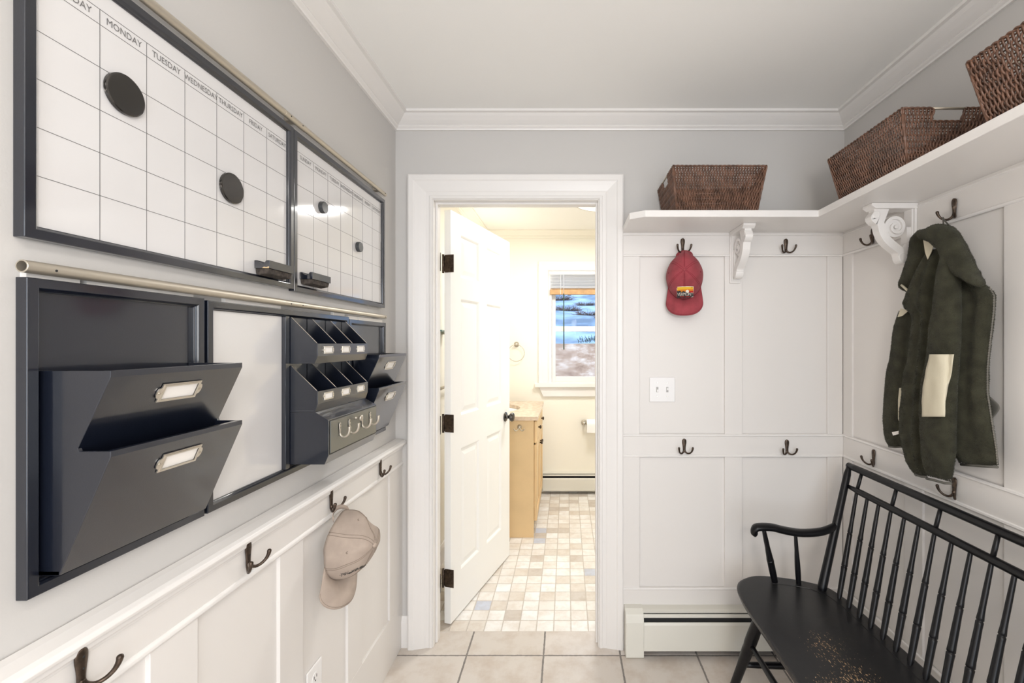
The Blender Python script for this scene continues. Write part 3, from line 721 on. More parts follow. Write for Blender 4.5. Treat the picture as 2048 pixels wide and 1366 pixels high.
p = onX(626.5, 1331, -.7655); plate('electrical_outlet', 'white duplex outlet low on the left wainscot below the beige cap', 'outlet', (-.766, p.y, p.z-.057), (1, 0, 0), (0, 1, 0), .078, .118, 'outlet')
p = onY(1324, 779, 2.018); plate('light_switch', 'white double toggle light switch on the back wall panel', 'light switch', (p.x, 2.018, p.z), (0, -1, 0), (1, 0, 0), .117, .113, 'switch')

# ------------------------------------------------------------------ baseboard heaters
def heater(label, xa, xb, ywall, yfront, s=1.0, cap=True):
    r = thing('baseboard_heater', label, 'heater', ((xa+xb)/2, ywall, 0))
    y = lambda d: ywall-d
    D = ywall-yfront
    xc = xa+.078 if cap else xa
    ht = .204*s
    # front cover, damper, hood
    MB().prism([(D-.001, .032*s), (D, .034*s), (D, .146*s), (D-.006, .156*s), (D-.008, .156*s), (D-.002, .145*s), (D-.003, .032*s)], lambda p, q, t: (t, y(p), q), xc, xb).build('front_cover', M['heater'], r)
    MB().prism([(D-.012, .1915*s), (D-.006, .1885*s), (D-.005, .1775*s), (D-.010, .1755*s), (D-.014, .1775*s), (D-.014, .1915*s)], lambda p, q, t: (t, y(p), q), xc, xb).build('damper', M['heater'], r, bevel=.001)
    MB().prism([(.0005, ht), (D*.6, ht), (D-.009, .2010*s), (D-.009, .1970*s), (D*.5, ht-.003), (.0005, ht-.003)], lambda p, q, t: (t, y(p), q), xc, xb).build('hood', M['heater'], r)
    MB().box(xc, xb, y(.0005), y(.006), .02*s, ht-.008).build('back_plate', M['dark'], r)
    MB().box(xc+.001, xb-.001, y(.010), y(D-.018), .045*s, .188*s).build('dark_infill', M['dark'], r)  # dark box filling the interior, paints the shade behind the slots
    if cap:
        MB().prism([(.0005, .0), (D-.004, .0), (D+.003, .006), (D+.004, .160*s), (D-.004, .192*s), (D*.6, ht+.003), (.0005, ht+.003)], lambda p, q, t: (t, y(p), q), xa, xa+.080).build('end_cap', M['heater'], r, bevel=.002)
    return r
heater('long off-white baseboard heater under the back wall panelling beside the bench', x0+.004, XV-.002, 2.018, 1.948, 1.0)
heater('white baseboard heater under the bathroom window', -.22, BX1-.002, BY1, 4.055, .95, cap=False)

# ------------------------------------------------------------------ door
ang = math.atan2(.27, .963)   # the leaf swings into the bathroom
hx, hy = (901.5-CX)/F*2.172, 2.172
DW, DH, DT = .735, 2.045, .035
door = struct(thing('door_1', '', '', (hx, hy, 0), 0)); del door['label']; del door['category']
ud = Vector((math.sin(ang), math.cos(ang), 0)); nd = Vector((math.cos(ang), -math.sin(ang), 0))
PD = lambda u, z, d: Vector((hx, hy, 0))+ud*u+nd*(-d)+Vector((0, 0, z))
def dbox(mb, u0, u1, z0, z1, d0, d1):
    mb.add([PD(u, z, d) for z in (z0, z1) for d in (d0, d1) for u in (u0, u1)], [(0, 2, 3, 1), (4, 5, 7, 6), (0, 1, 5, 4), (2, 6, 7, 3), (0, 4, 6, 2), (1, 3, 7, 5)])
m = MB(); zb, zt = .010, .010+DH
cols = [(.100, .305), (.400, .605)]; rows = [(.230, .855), (1.025, 1.625), (1.735, 1.955)]
dbox(m, 0, cols[0][0], zb, zt, 0, DT); dbox(m, cols[1][1], DW, zb, zt, 0, DT); dbox(m, cols[0][1], cols[1][0], zb, zt, 0, DT)
for (a, c) in ((zb, rows[0][0]), (rows[0][1], rows[1][0]), (rows[1][1], rows[2][0]), (rows[2][1], zt)):
    for cc in cols: dbox(m, cc[0], cc[1], a, c, 0, DT)
for cc in cols:
    for rr in rows:
        for (dA, dB, dC) in ((0, .009, .004), (DT, DT-.009, DT-.004)):
            def rng(i, d): return [PD(cc[0]+i, rr[0]+i, d), PD(cc[1]-i, rr[0]+i, d), PD(cc[1]-i, rr[1]-i, d), PD(cc[0]+i, rr[1]-i, d)]
            rs = [rng(0, dA), rng(.006, dA+(dB-dA)*.35), rng(.012, dB), rng(.020, dB), rng(.042, dC)]
            vs = sum(rs, []); fs = [(4*k+i, 4*k+(i+1) % 4, 4*k+4+(i+1) % 4, 4*k+4+i) for k in range(4) for i in range(4)]+[(16, 17, 18, 19)]
            m.add(vs, fs)
m.build('door_slab', M['door'], door)
# knob on both sides
for s, d0 in ((1, 0), (-1, DT)):
    c = PD(DW-.068, .925, d0)
    k = MB().lathe([(0, .031), (.003, .031), (.007, .026), (.010, .014), (.024, .010), (.030, .016), (.038, .026), (.048, .029), (.056, .025), (.060, .012)], c, nd*s, 28)
    k.build('door_knob', M['mirror'], door, smooth=True)
# hinges: leaf on the door edge, leaf and barrel on the jamb
for z in (1.79, 1.00, .235):
    m = MB()
    for zz0, zz1 in ((z-.044, z+.044),):
        vs = []
        lp = [(-.018, zz0), (DT-.006, zz0), (DT-.001, zz0+.008), (DT-.001, zz1-.008), (DT-.006, zz1), (-.018, zz1)]
        m.prism([(d, q) for d, q in lp], lambda d, q, t: PD(t, q, d+.001), -.0025, -.0003)
    hg = m.build('hinge', M['bronze'], door)
    MB().tube([PD(-.005, z-.046, DT+.004), PD(-.005, z+.046, DT+.004)], .0055, 10).build('hinge_barrel', M['bronze'], hg, smooth=True)
    MB().box(DX0+.004, DX0+.0065, YW-.034, YW+.001, z-.044, z+.044).build('hinge_leaf', M['bronze'], hg)

# ------------------------------------------------------------------ bathroom
def wy(p): return (p-CX)/F*BY1
win = struct(thing('window_1', '', '', (WX0, BY1, WZ0), 0)); del win['label']; del win['category']
gl = wy(1111); zmt, zmb = onY(0, 652.3, BY1).z, onY(0, 662.7, BY1).z; zgb = onY(0, 753.3, BY1).z
m = MB(); m.box(WX0, gl-.035, BY1-.004, BY1+.1, WZ0, WZ1).box(WX1-.03, WX1, BY1-.004, BY1+.1, WZ0, WZ1).box(gl-.035, WX1-.03, BY1-.003, BY1+.1, WZ1-.02, WZ1).box(gl-.035, WX1-.03, BY1-.003, BY1+.1, WZ0, WZ0+.012)
m.build('window_frame', M['trim'], win, bevel=.002)
m = MB(); y0, y1 = BY1+.020, BY1+.045
m.box(gl-.034, gl, y0, y1, WZ0+.0125, zmt).box(WX1-.07, WX1-.031, y0, y1, WZ0+.0125, zmt).box(gl, WX1-.07, y0, y1, WZ0+.0125, zgb).box(gl, WX1-.07, y0, y1, zmb, zmt)
lo = m.build('lower_sash', M['trim'], win, bevel=.002)
MB().box(gl-.01, WX1-.05, y0+.01, y0+.014, zgb-.01, zmb+.01).build('pane', M['glass'], lo)
m = MB(); y0, y1 = BY1+.050, BY1+.075
m.box(gl-.034, gl, y0, y1, zmb, WZ1-.0205).box(WX1-.07, WX1-.031, y0, y1, zmb, WZ1-.0205).box(gl, WX1-.07, y0, y1, WZ1-.06, WZ1-.0205).box(gl, WX1-.07, y0, y1, zmb+.005, zmt-.002)
up = m.build('upper_sash', M['trim'], win, bevel=.002)
MB().box(gl-.01, WX1-.05, y0+.01, y0+.014, zmt-.01, WZ1-.05).build('pane', M['glass'], up)
cs = MB(); prof = [(0, 0), (0, .012), (.01, .016), (.05, .018), (.085, .022), (.09, .020), (.09, 0)]
rows_ = []
for k in range(4):
    rows_.append([Vector(((WX0-o if k < 2 else WX1+o), BY1-d, (WZ0+.002 if k in (0, 3) else WZ1+o))) for o, d in prof])
cs.sweep(rows_).build('window_casing', M['trim'], win)
zs = onY(0, 774, BY1).z
MB().box(wy(1069.7), WX1+.12, BY1-.045, BY1+.02, zs, WZ0+.001).build('window_sill', M['trim'], win, bevel=.004)
MB().prism([(wy(1078), zs), (WX1+.09, zs), (WX1+.055, zs-.088), (wy(1086.5), zs-.088)], lambda p, q, t: (p, t, q), BY1-.022, BY1-.001).build('apron', M['trim'], win, bevel=.003)
# blind
bl = thing('window_blind', 'raised white slatted blind with wooden bottom rail in the bathroom window', 'blind', (WX0+.2, BY1+.01, WZ1-.3))
zh0, zh1 = onY(0, 549.5, BY1).z, onY(0, 543.5, BY1).z; zw0, zw1 = onY(0, 589.5, BY1).z, onY(0, 579.5, BY1).z
xb0, xb1 = WX0+.018, WX1-.034
MB().box(xb0, xb1, BY1-.030, BY1+.012, zh0, WZ1-.021).build('headrail', M['blindwhite'], bl, bevel=.003)
m = MB(); n = 10
for k in range(n):
    pz = (zh0-zw1-.004)/n; z = zw1+.002+pz*k
    m.prism([(-.026, pz), (-.026, pz-.002), (.012, -.003), (.013, -.001)], lambda p, q, t: (t, BY1+p, z+q+.001), xb0+.003, xb1-.003)
m.build('slats', M['blindwhite'], bl)
MB().box(xb0, xb1, BY1-.030, BY1+.014, zw0, zw1).build('bottom_rail', M['blindwood'], bl, bevel=.003)
xw = wy(1127.5)
MB().tube([(xw, BY1-.036, zh0-.002), (xw, BY1-.036, zw0+.004)], .0022, 6).build('wand_upper', M['blindwhite'], bl, smooth=True)  # upper part of the same wand, left white above the painted silhouette
MB().tube([(xw, BY1-.036, zw0+.006), (xw+.001, BY1-.036, onY(0, 699, BY1).z)], .0050, 8).build('tilt_wand', M['wand'], bl, smooth=True)
for dx in (.10, .55): MB().tube([(xb0+dx, BY1-.031, zh0), (xb0+dx, BY1-.031, zw0)], .0015, 6).build('lift_cord', M['blindwhite'], bl)
# towel ring
pc = onY(1032.4, 706, BY1-.03)
tr = thing('towel_ring', 'round brass towel ring on the bathroom wall left of the window', 'towel ring', (pc.x, BY1, pc.z))
MB().lathe([(0, .024), (.005, .024), (.010, .014), (.030, .010), (.034, .013), (.040, .010)], (pc.x, BY1-.0005, pc.z+.080), (0, -1, 0), 20).build('wall_mount', M['champagne'], tr, smooth=True)
MB().tube([(pc.x+math.sin(a)*.077, BY1-.034, pc.z+math.cos(a)*.077) for a in [2*PI*i/48 for i in range(49)]], .003, 8).build('ring', M['champagne'], tr, smooth=True)
# toilet paper holder and roll
pp = onY(1168, 846.6, BY1-.05)
th_ = thing('toilet_paper_holder', 'brushed metal toilet paper holder on wall under the bathroom window', 'holder', (pp.x, BY1, pp.z))
MB().lathe([(0, .026), (.006, .025), (.012, .014), (.05, .010), (.066, .014), (.072, .012)], (pp.x, BY1-.0005, pp.z), (0, -1, 0), 20).build('post', M['nickel'], th_, smooth=True)
MB().tube([(pp.x, BY1-.058, pp.z), (pp.x+.15, BY1-.058, pp.z)], .008, 12).build('bar', M['nickel'], th_, smooth=True)
m = MB(); x_a, x_b = pp.x+.025, pp.x+.130; seg = 36
vs = [Vector((x, BY1-.062+math.cos(2*PI*k/seg)*rr, pp.z-.010+math.sin(2*PI*k/seg)*rr)) for x, rr in ((x_a, .02), (x_a, .049), (x_b, .049), (x_b, .02)) for k in range(seg)]
m.add(vs, [(i*seg+k, i*seg+(k+1) % seg, ((i+1) % 4)*seg+(k+1) % seg, ((i+1) % 4)*seg+k) for i in range(4) for k in range(seg)])
m.box(x_a, x_b, BY1-.1115, BY1-.1105, pp.z-.075, pp.z-.01)
tag(m.build('toilet_paper_roll', M['tissue'], smooth=True, auto=.7), 'white toilet paper roll on the holder under the window', 'toilet paper')
# vanity
vx, vy0, vy1, vz = -.235, 3.155, 3.95, .842
va = thing('bathroom_vanity', 'tan wooden bathroom vanity cabinet with dark knobs behind the open door', 'vanity', ((BX0+vx)/2, (vy0+vy1)/2, 0))
m = MB(); m.box(BX0+.001, vx, vy0, vy0+.018, 0, vz).box(BX0+.001, vx, vy1-.018, vy1, 0, vz).box(BX0+.001, BX0+.012, vy0+.018, vy1-.018, .0, vz).box(BX0+.012, vx-.055, vy0+.018, vy1-.018, .10, .115).box(vx-.055, vx-.045, vy0+.018, vy1-.018, 0, .0895).box(vx-.02, vx, vy0+.018, vy1-.018, vz-.03, vz).box(vx-.02, vx, vy0+.018, vy1-.018, .09, .11)
m.build('cabinet_body', M['tan'], va, bevel=.0015)
y = vy0+.012; span = (vy1-vy0-.02)
dts = [(vy0+.016, vy0+.016+span/2-.004), (vy0+.016+span/2+.002, vy1-.014)]
for i, (a, c) in enumerate(dts):
    d = MB().box(vx+.002, vx+.020, a, c, .675, vz-.010).build('drawer_front', M['tan'], va, bevel=.003)
    d2 = MB(); d2.box(vx+.002, vx+.014, a, c, .115, .662)
    d2.box(vx+.014, vx+.021, a, a+.05, .115, .662).box(vx+.014, vx+.021, c-.05, c, .115, .662).box(vx+.014, vx+.021, a+.05, c-.05, .115, .175).box(vx+.014, vx+.021, a+.05, c-.05, .602, .662)
    d2 = d2.build('cabinet_door', M['tan'], va, bevel=.002)
    kp = [(0, .006), (.008, .005), (.012, .013), (.020, .014), (.024, .008)]
    MB().lathe(kp, (vx+.020, (a+c)/2, .755), (1, 0, 0), 16).build('knob', M['bronze'], d, smooth=True)
    MB().lathe(kp, (vx+.021, c-.03 if i == 0 else a+.03, .60), (1, 0, 0), 16).build('knob', M['bronze'], d2, smooth=True)
m = MB(); ct = .870
cx0, cx1, cy0, cy1 = BX0+.001, vx+.030, vy0-.018, vy1+.018
sc = (-.54, (vy0+vy1)/2, .165, .215)
N = 40; outer = []
for k in range(N):
    a = 2*PI*k/N; ca, sa = math.cos(a), math.sin(a)
    s_ = min(((cx1 if ca > 0 else cx0)-sc[0])/ca if abs(ca) > 1e-6 else 9, ((cy1 if sa > 0 else cy0)-sc[1])/sa if abs(sa) > 1e-6 else 9)
    outer.append((sc[0]+ca*s_, sc[1]+sa*s_))
for cx_c, cy_c in ((cx0, cy0), (cx1, cy0), (cx1, cy1), (cx0, cy1)):
    kk = min(range(N), key=lambda q: (outer[q][0]-cx_c)**2+(outer[q][1]-cy_c)**2); outer[kk] = (cx_c, cy_c)
inn = [(sc[0]+math.cos(2*PI*k/N)*sc[2], sc[1]+math.sin(2*PI*k/N)*sc[3]) for k in range(N)]
corner = {}
vs = [Vector((*p, ct)) for p in outer]+[Vector((*p, ct)) for p in inn]+[Vector((*p, vz+.001)) for p in outer]+[Vector((*p, vz+.001)) for p in inn]
fs = []
for k in range(N):
    q = (k+1) % N
    fs += [(k, q, N+q, N+k), (2*N+k, 3*N+k, 3*N+q, 2*N+q), (k, 2*N+k, 2*N+q, q), (N+k, N+q, 3*N+q, 3*N+k)]
m.add(vs, fs)
tag(m.build('stone_countertop', M['counter']), 'beige stone countertop with round basin cut-out on the tan vanity', 'countertop')
m = MB(); secs = []
for f_, dz in ((1.0, 0), (.98, -.03), (.88, -.08), (.6, -.12), (.12, -.135)): secs.append([Vector((sc[0]+math.cos(2*PI*k/N)*sc[2]*f_*.99, sc[1]+math.sin(2*PI*k/N)*sc[3]*f_*.99, vz-.0005+dz)) for k in range(N)])
m.sweep(secs, caps=False); m.add(secs[-1], [tuple(range(N))])
tag(m.build('sink_basin', M['china'], smooth=True, solid=.004), 'white oval china sink basin set in the beige countertop', 'sink')
ph = onY(1039, 857, vy0)
rh = thing('robe_hook', 'small brass double robe hook on the side of the tan vanity', 'hook', (ph.x, vy0, ph.z))
MB().lathe([(0, .017), (.003, .016), (.008, .009), (.016, .007)], (ph.x, vy0-.0005, ph.z+.012), (0, -1, 0), 18).build('back_plate', M['champagne'], rh, smooth=True)
for s in (-1, 1):
    MB().tube(smooth2([(ph.x, vy0-.014, ph.z+.010), (ph.x+s*.010, vy0-.020, ph.z-.004), (ph.x+s*.022, vy0-.026, ph.z-.012), (ph.x+s*.033, vy0-.030, ph.z-.006), (ph.x+s*.036, vy0-.031, ph.z+.004)], 3), .0035, 8).build('prong', M['champagne'], rh, smooth=True)
# shelves on the left bathroom wall glimpsed past the hinges
sh_ = thing('glass_wall_shelf', 'narrow glass wall shelf glimpsed between door and frame', 'shelf', (BX0, 2.68, 1.43))
MB().box(BX0+.002, BX0+.09, 2.50, 2.85, 1.464, 1.472).build('glass_top', mk('green_glass_edge', (.12, .30, .32), .1), sh_)
for y in (2.53, 2.82): MB().box(BX0+.001, BX0+.05, y-.006, y+.006, 1.452, 1.464).build('shelf_support', M['nickel'], sh_)
tbx = thing('towel_bar', 'brass towel bar glimpsed between door and frame', 'towel bar', (BX0, 2.68, 1.11))
MB().tube([(BX0+.06, 2.45, 1.13), (BX0+.06, 2.92, 1.13)], .009, 10).build('bar', M['champagne'], tbx, smooth=True)
for y in (2.45, 2.92): MB().lathe([(0, .022), (.008, .020), (.012, .010), (.066, .010)], (BX0+.0005, y, 1.13), (1, 0, 0), 16).build('post', M['champagne'], tbx, smooth=True)
# bathroom baseboard along the left wall
b = MB(); b.prism([(0, 0), (.014, 0), (.014, .09), (.006, .11), (0, .11)], lambda p, q, t: (BX0+p, t, q), YW, vy0-.001)
struct(b.build('baseboard_bathroom_left', M['trim']))
# ceiling fixtures, with an added one for the hall fill
for lb, (x, y) in (('round flush ceiling light of the hall, behind the viewer', (.25, -.35)), ('round flush ceiling light in the bathroom', (.25, 3.1))):
    cl = thing('ceiling_light', lb, 'ceiling light', (x, y, ZC-.06), 0)
    MB().lathe([(0, .20), (.02, .205), (.055, .19), (.0595, .18)], (x, y, ZC-.06), (0, 0, 1), 40).build('shade_ring', M['nickel'], cl, smooth=True)
    MB().lathe([(0, .17), (.004, .19)], (x, y, ZC-.064), (0, 0, 1), 40).build('diffuser', M['glow'], cl)
pd_ = thing('added_fill_fixture', 'added fixture for the hall fill light, behind the viewer', 'lamp', (.25, -.55, 1.9), 0)  # made-up fixture, added to go with the hall fill light
MB().lathe([(0, .03), (.02, .028), (.03, .006), (.49, .006), (.492, .05), (.50, .05)], (.25, -.55, 1.94), (0, 0, 1), 20).build('cord', M['nickel'], pd_)
vl = thing('vanity_lamp', 'wall lamp above the vanity', 'lamp', (BX0, 3.50, 2.02))
MB().box(BX0+.001, BX0+.02, 3.30, 3.70, 2.03, 2.10).build('wall_plate', M['nickel'], vl, bevel=.003)
MB().lathe([(0, .03), (.03, .06), (.06, .07)], (BX0+.12, 3.36, 1.98), (0, 0, -1), 20).build('shade', M['glow'], vl, smooth=True)
MB().tube([(BX0+.02, 3.36, 2.06), (BX0+.12, 3.36, 2.06), (BX0+.12, 3.36, 1.975)], .006, 8).build('arm', M['nickel'], vl)

# ------------------------------------------------------------------ outside
def hill(x, y):
    b_ = -.55
    if y < 17: z = b_+2.0*((y-4.3)/12.7)**1.15
    else: z = b_+2.0+ (y-17)*.19+ (y-17)**2*.0035
    return z+noise.noise((x*.25, y*.25, 0))*.10*min(1, max(0, (y-6)/8))*(1 if y < 17 else 3.5)
def terrain(y0, y1, ny, name, mat):
    rows = [[Vector((x, y0+(y1-y0)*j/ny, hill(x, y0+(y1-y0)*j/ny))) for x in [-24+i*1.2 for i in range(44)]] for j in range(ny+1)]
    o = MB().grid(rows).build(name, mat, origin=(0, 0, 0), smooth=True); return struct(o)
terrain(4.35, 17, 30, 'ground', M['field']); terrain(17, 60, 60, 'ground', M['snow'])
def tree(x, y, h, label, seedv, spread=.5):
    rnd = random.Random(seedv); z = hill(x, y)-.05; r = thing('bare_tree', label, 'tree', (x, y, z), 0, 'bare trees on the snowy slope')
    tr_ = MB(); br = MB()
    top = Vector((x+rnd.uniform(-.3, .3), y, z+h)); base = Vector((x, y, z))
    tr_.tube([base, base.lerp(top, .5)+Vector((rnd.uniform(-.1, .1), 0, 0)), top], [h*.016, h*.010, h*.002], 6)
    for i in range(44):
        t = rnd.uniform(.12, .95); p = base.lerp(top, t); a = rnd.uniform(0, 2*PI); L = h*spread*(1-t*.6)*rnd.uniform(.4, .8)
        q = p+Vector((math.cos(a)*L*.8, math.sin(a)*L*.5, L*rnd.uniform(.3, .8)))
        mid = p.lerp(q, .5)+Vector((0, 0, -L*.06)); br.tube([p, mid, q], [h*.005, h*.0032, h*.001], 4)
        for k in range(3):
            s0 = p.lerp(q, rnd.uniform(.4, .9)); a2 = a+rnd.uniform(-1, 1); l2 = L*.4
            br.tube([s0, s0+Vector((math.cos(a2)*l2*.7, math.sin(a2)*l2*.3, l2*.7))], [h*.0022, h*.0008], 3)
    tr_.build('trunk', M['bark'], r); br.build('branches', M['bark'], r)
k = 0
for x, y, h in ((.2, 30, 7), (1.5, 33, 8), (2.6, 29, 6), (-.6, 36, 8), (3.6, 38, 9), (.9, 42, 9), (2.1, 45, 9)):
    k += 1; tree(x, y, h, 'bare winter tree on the snowy slope outside the bathroom window', 10+k)
def shrub(x, y, s, lb, seedv):
    rnd = random.Random(seedv); m = MB(); z = hill(x, y)
    for i in range(190):
        a = rnd.uniform(0, 2*PI); e = rnd.uniform(.05, 1.1); L = s*rnd.uniform(.5, 1)
        q = Vector((x+math.cos(a)*L*math.cos(e)*1.6, y+math.sin(a)*L*math.cos(e)*.5, z+L*math.sin(e)*.6))
        p_ = Vector((x+math.cos(a)*s*.9*rnd.random(), y, z-.02)); m.tube([p_, p_.lerp(q, .5)+Vector((rnd.uniform(-.1, .1)*s, 0, rnd.uniform(-.02, .12)*s)), q], [s*.014, s*.010, s*.005], 3)
    tag(m.build('bare_shrub', M['bark']), lb, 'shrub', 'brown shrubs on the snow')
for i, (x, y, s) in enumerate(((2.2, 21.5, .8), (1.2, 23.5, .7), (2.9, 24.5, 1.0), (.1, 26, .8), (3.9, 26.2, 1.0), (1.2, 27.2, .6), (-.5, 28.5, .9), (1.2, 19.2, .45))):
    shrub(x, y, s, 'low tangle of brown brush on the blue snow outside the bathroom window', 60+i)
# dark scrub strip where the field meets the snow
m = MB(); rnd = random.Random(3)
for i in range(500):
    x = rnd.uniform(.5, 4.5); y = 17.2+rnd.uniform(0, .8); z = hill(x, y)
    m.tube([(x, y, z-.02), (x+rnd.uniform(-.12, .12), y, z+rnd.uniform(.06, .2))], [.014, .005], 3)
o = m.build('scrub_grass', mk('dark_scrub', (.05, .08, .07), .9)); tag(o, 'dark scrub along the edge of the field beyond the bathroom window', 'scrub'); o['kind'] = 'stuff'

# ------------------------------------------------------------------ wicker baskets
def make_basket():
    r = thing('wicker_basket', '', 'basket', (0, 0, 0), 0, 'brown wicker baskets on the corner shelf')
    Lt, Wt, Lb, Wb, Hh = .3705/2, .277/2, .325/2, .208/2, .168
    def pt(side, s, t, off):
        "side 0 front(-Y) 1 right(+X) 2 back 3 left; s in -1..1 ; t 0..1 height"
        hx_ = Lb+(Lt-Lb)*t; hy_ = Wb+(Wt-Wb)*t
        if side == 0: return Vector((s*hx_, -hy_-off, t*Hh))
        if side == 2: return Vector((-s*hx_, hy_+off, t*Hh))
        if side == 1: return Vector((hx_+off, s*hy_, t*Hh))
        return Vector((-hx_-off, -s*hy_, t*Hh))
    m = MB(); rowsN = 9; rnd = random.Random(4)
    for side in range(4):
        n = 66 if side % 2 == 0 else 48
        for i in range(n+1):
            s = -1+2*i/n
            tmax = 1.0
            if side % 2 == 1 and abs(s) < .32: tmax = .785
            pts = []; nn = int(rowsN*4*tmax)
            j0 = rnd.uniform(-.15, .15)
            for q in range(nn+1):
                t = q/(rowsN*4)
                off = math.sin((t*rowsN+ (i % 2))*PI+j0)*.0032
                sl = math.sin(t*rowsN*PI*1.0)*.5/n
                pts.append(pt(side, max(-1, min(1, s+sl)), min(t, tmax), off))
            m.tube(pts, .00262*rnd.uniform(.88, 1.1), 5, cap=True)
    for k in range(rowsN):
        t = (k+.5)/rowsN
        for side in range(4):
            if side % 2 == 1 and t > .785:
                for a, b in ((-1, -.32), (.32, 1)): m.tube([pt(side, a, t, 0), pt(side, b, t, 0)], .0021, 5)
            else: m.tube([pt(side, -1, t, 0), pt(side, 1, t, 0)], .0021, 5)
    for sx in (-1, 1):
        for sy in (-1, 1): m.tube([(sx*Lb, sy*Wb, 0), (sx*Lt, sy*Wt, Hh)], .0042, 8)
    m.build('woven_body', M['wicker'], r, rel=False, smooth=True)
    m = MB()
    def twist(p, q, rad=.0034):
        p, q = Vector(p), Vector(q); L = (q-p).length; n = int(L/.004); d = (q-p).normalized(); a = Vector((0, 0, 1)); b = d.cross(a)
        for ph in (0, PI):
            m.tube([p+(q-p)*(i/n)+(a*math.cos(i*.75+ph)+b*math.sin(i*.75+ph))*rad*.65 for i in range(n+1)], rad*.8, 5)
    z = Hh
    for sy in (-1, 1): twist((-Lt, sy*Wt, z), (Lt, sy*Wt, z))
    for sx in (-1, 1):
        twist((sx*Lt, -Wt, z), (sx*Lt, -.32*Wt, z)); twist((sx*Lt, .32*Wt, z), (sx*Lt, Wt, z))
        xh = Lb+(Lt-Lb)*.785; twist((sx*xh, -.33*Wt, .785*Hh), (sx*xh, .33*Wt, .785*Hh), .0028)
        for sy in (-1, 1): twist((sx*xh, sy*.33*Wt, .785*Hh), (sx*Lt, sy*.33*Wt, z), .0026)
    for sy in (-1, 1): twist((-Lb, sy*Wb, .003), (Lb, sy*Wb, .003), .003)
    for sx in (-1, 1): twist((sx*Lb, -Wb, .003), (sx*Lb, Wb, .003), .003)
    m.build('braided_rim', M['wicker'], r, rel=False, smooth=True)
    m = MB()
    for i in range(40):
        y_ = -Wb+2*Wb*(i+.5)/40; m.tube([(-Lb+ Lb*2*k/24, y_, .003+math.sin(k*PI/2+(i % 2)*PI)*.0015) for k in range(25)], .0021, 4)
    m.build('woven_base', M['wicker'], r, rel=False, smooth=True)
    for sx in (-1, 1): MB().tube([(sx*Lt, -.37*Wt, z), (sx*Lt, .37*Wt, z)], .0036, 10).build('metal_handle', M['champagne'], r, rel=False, smooth=True)
    return r
zsh = ZS+.0270+.0020
bk = make_basket(); bk.location = (.607, 1.8805, zsh); bk['label'] = 'brown wicker basket on the back shelf, right of the door'; WL[bk] = Vector(bk.location)
dup(bk, (1.1405, 1.499, zsh), PI/2, 'brown wicker basket fully visible on the right shelf, its handle end facing the viewer')
dup(bk, (1.1405, .915, zsh), PI/2, 'brown wicker basket on the right shelf cut off by the photo edge')

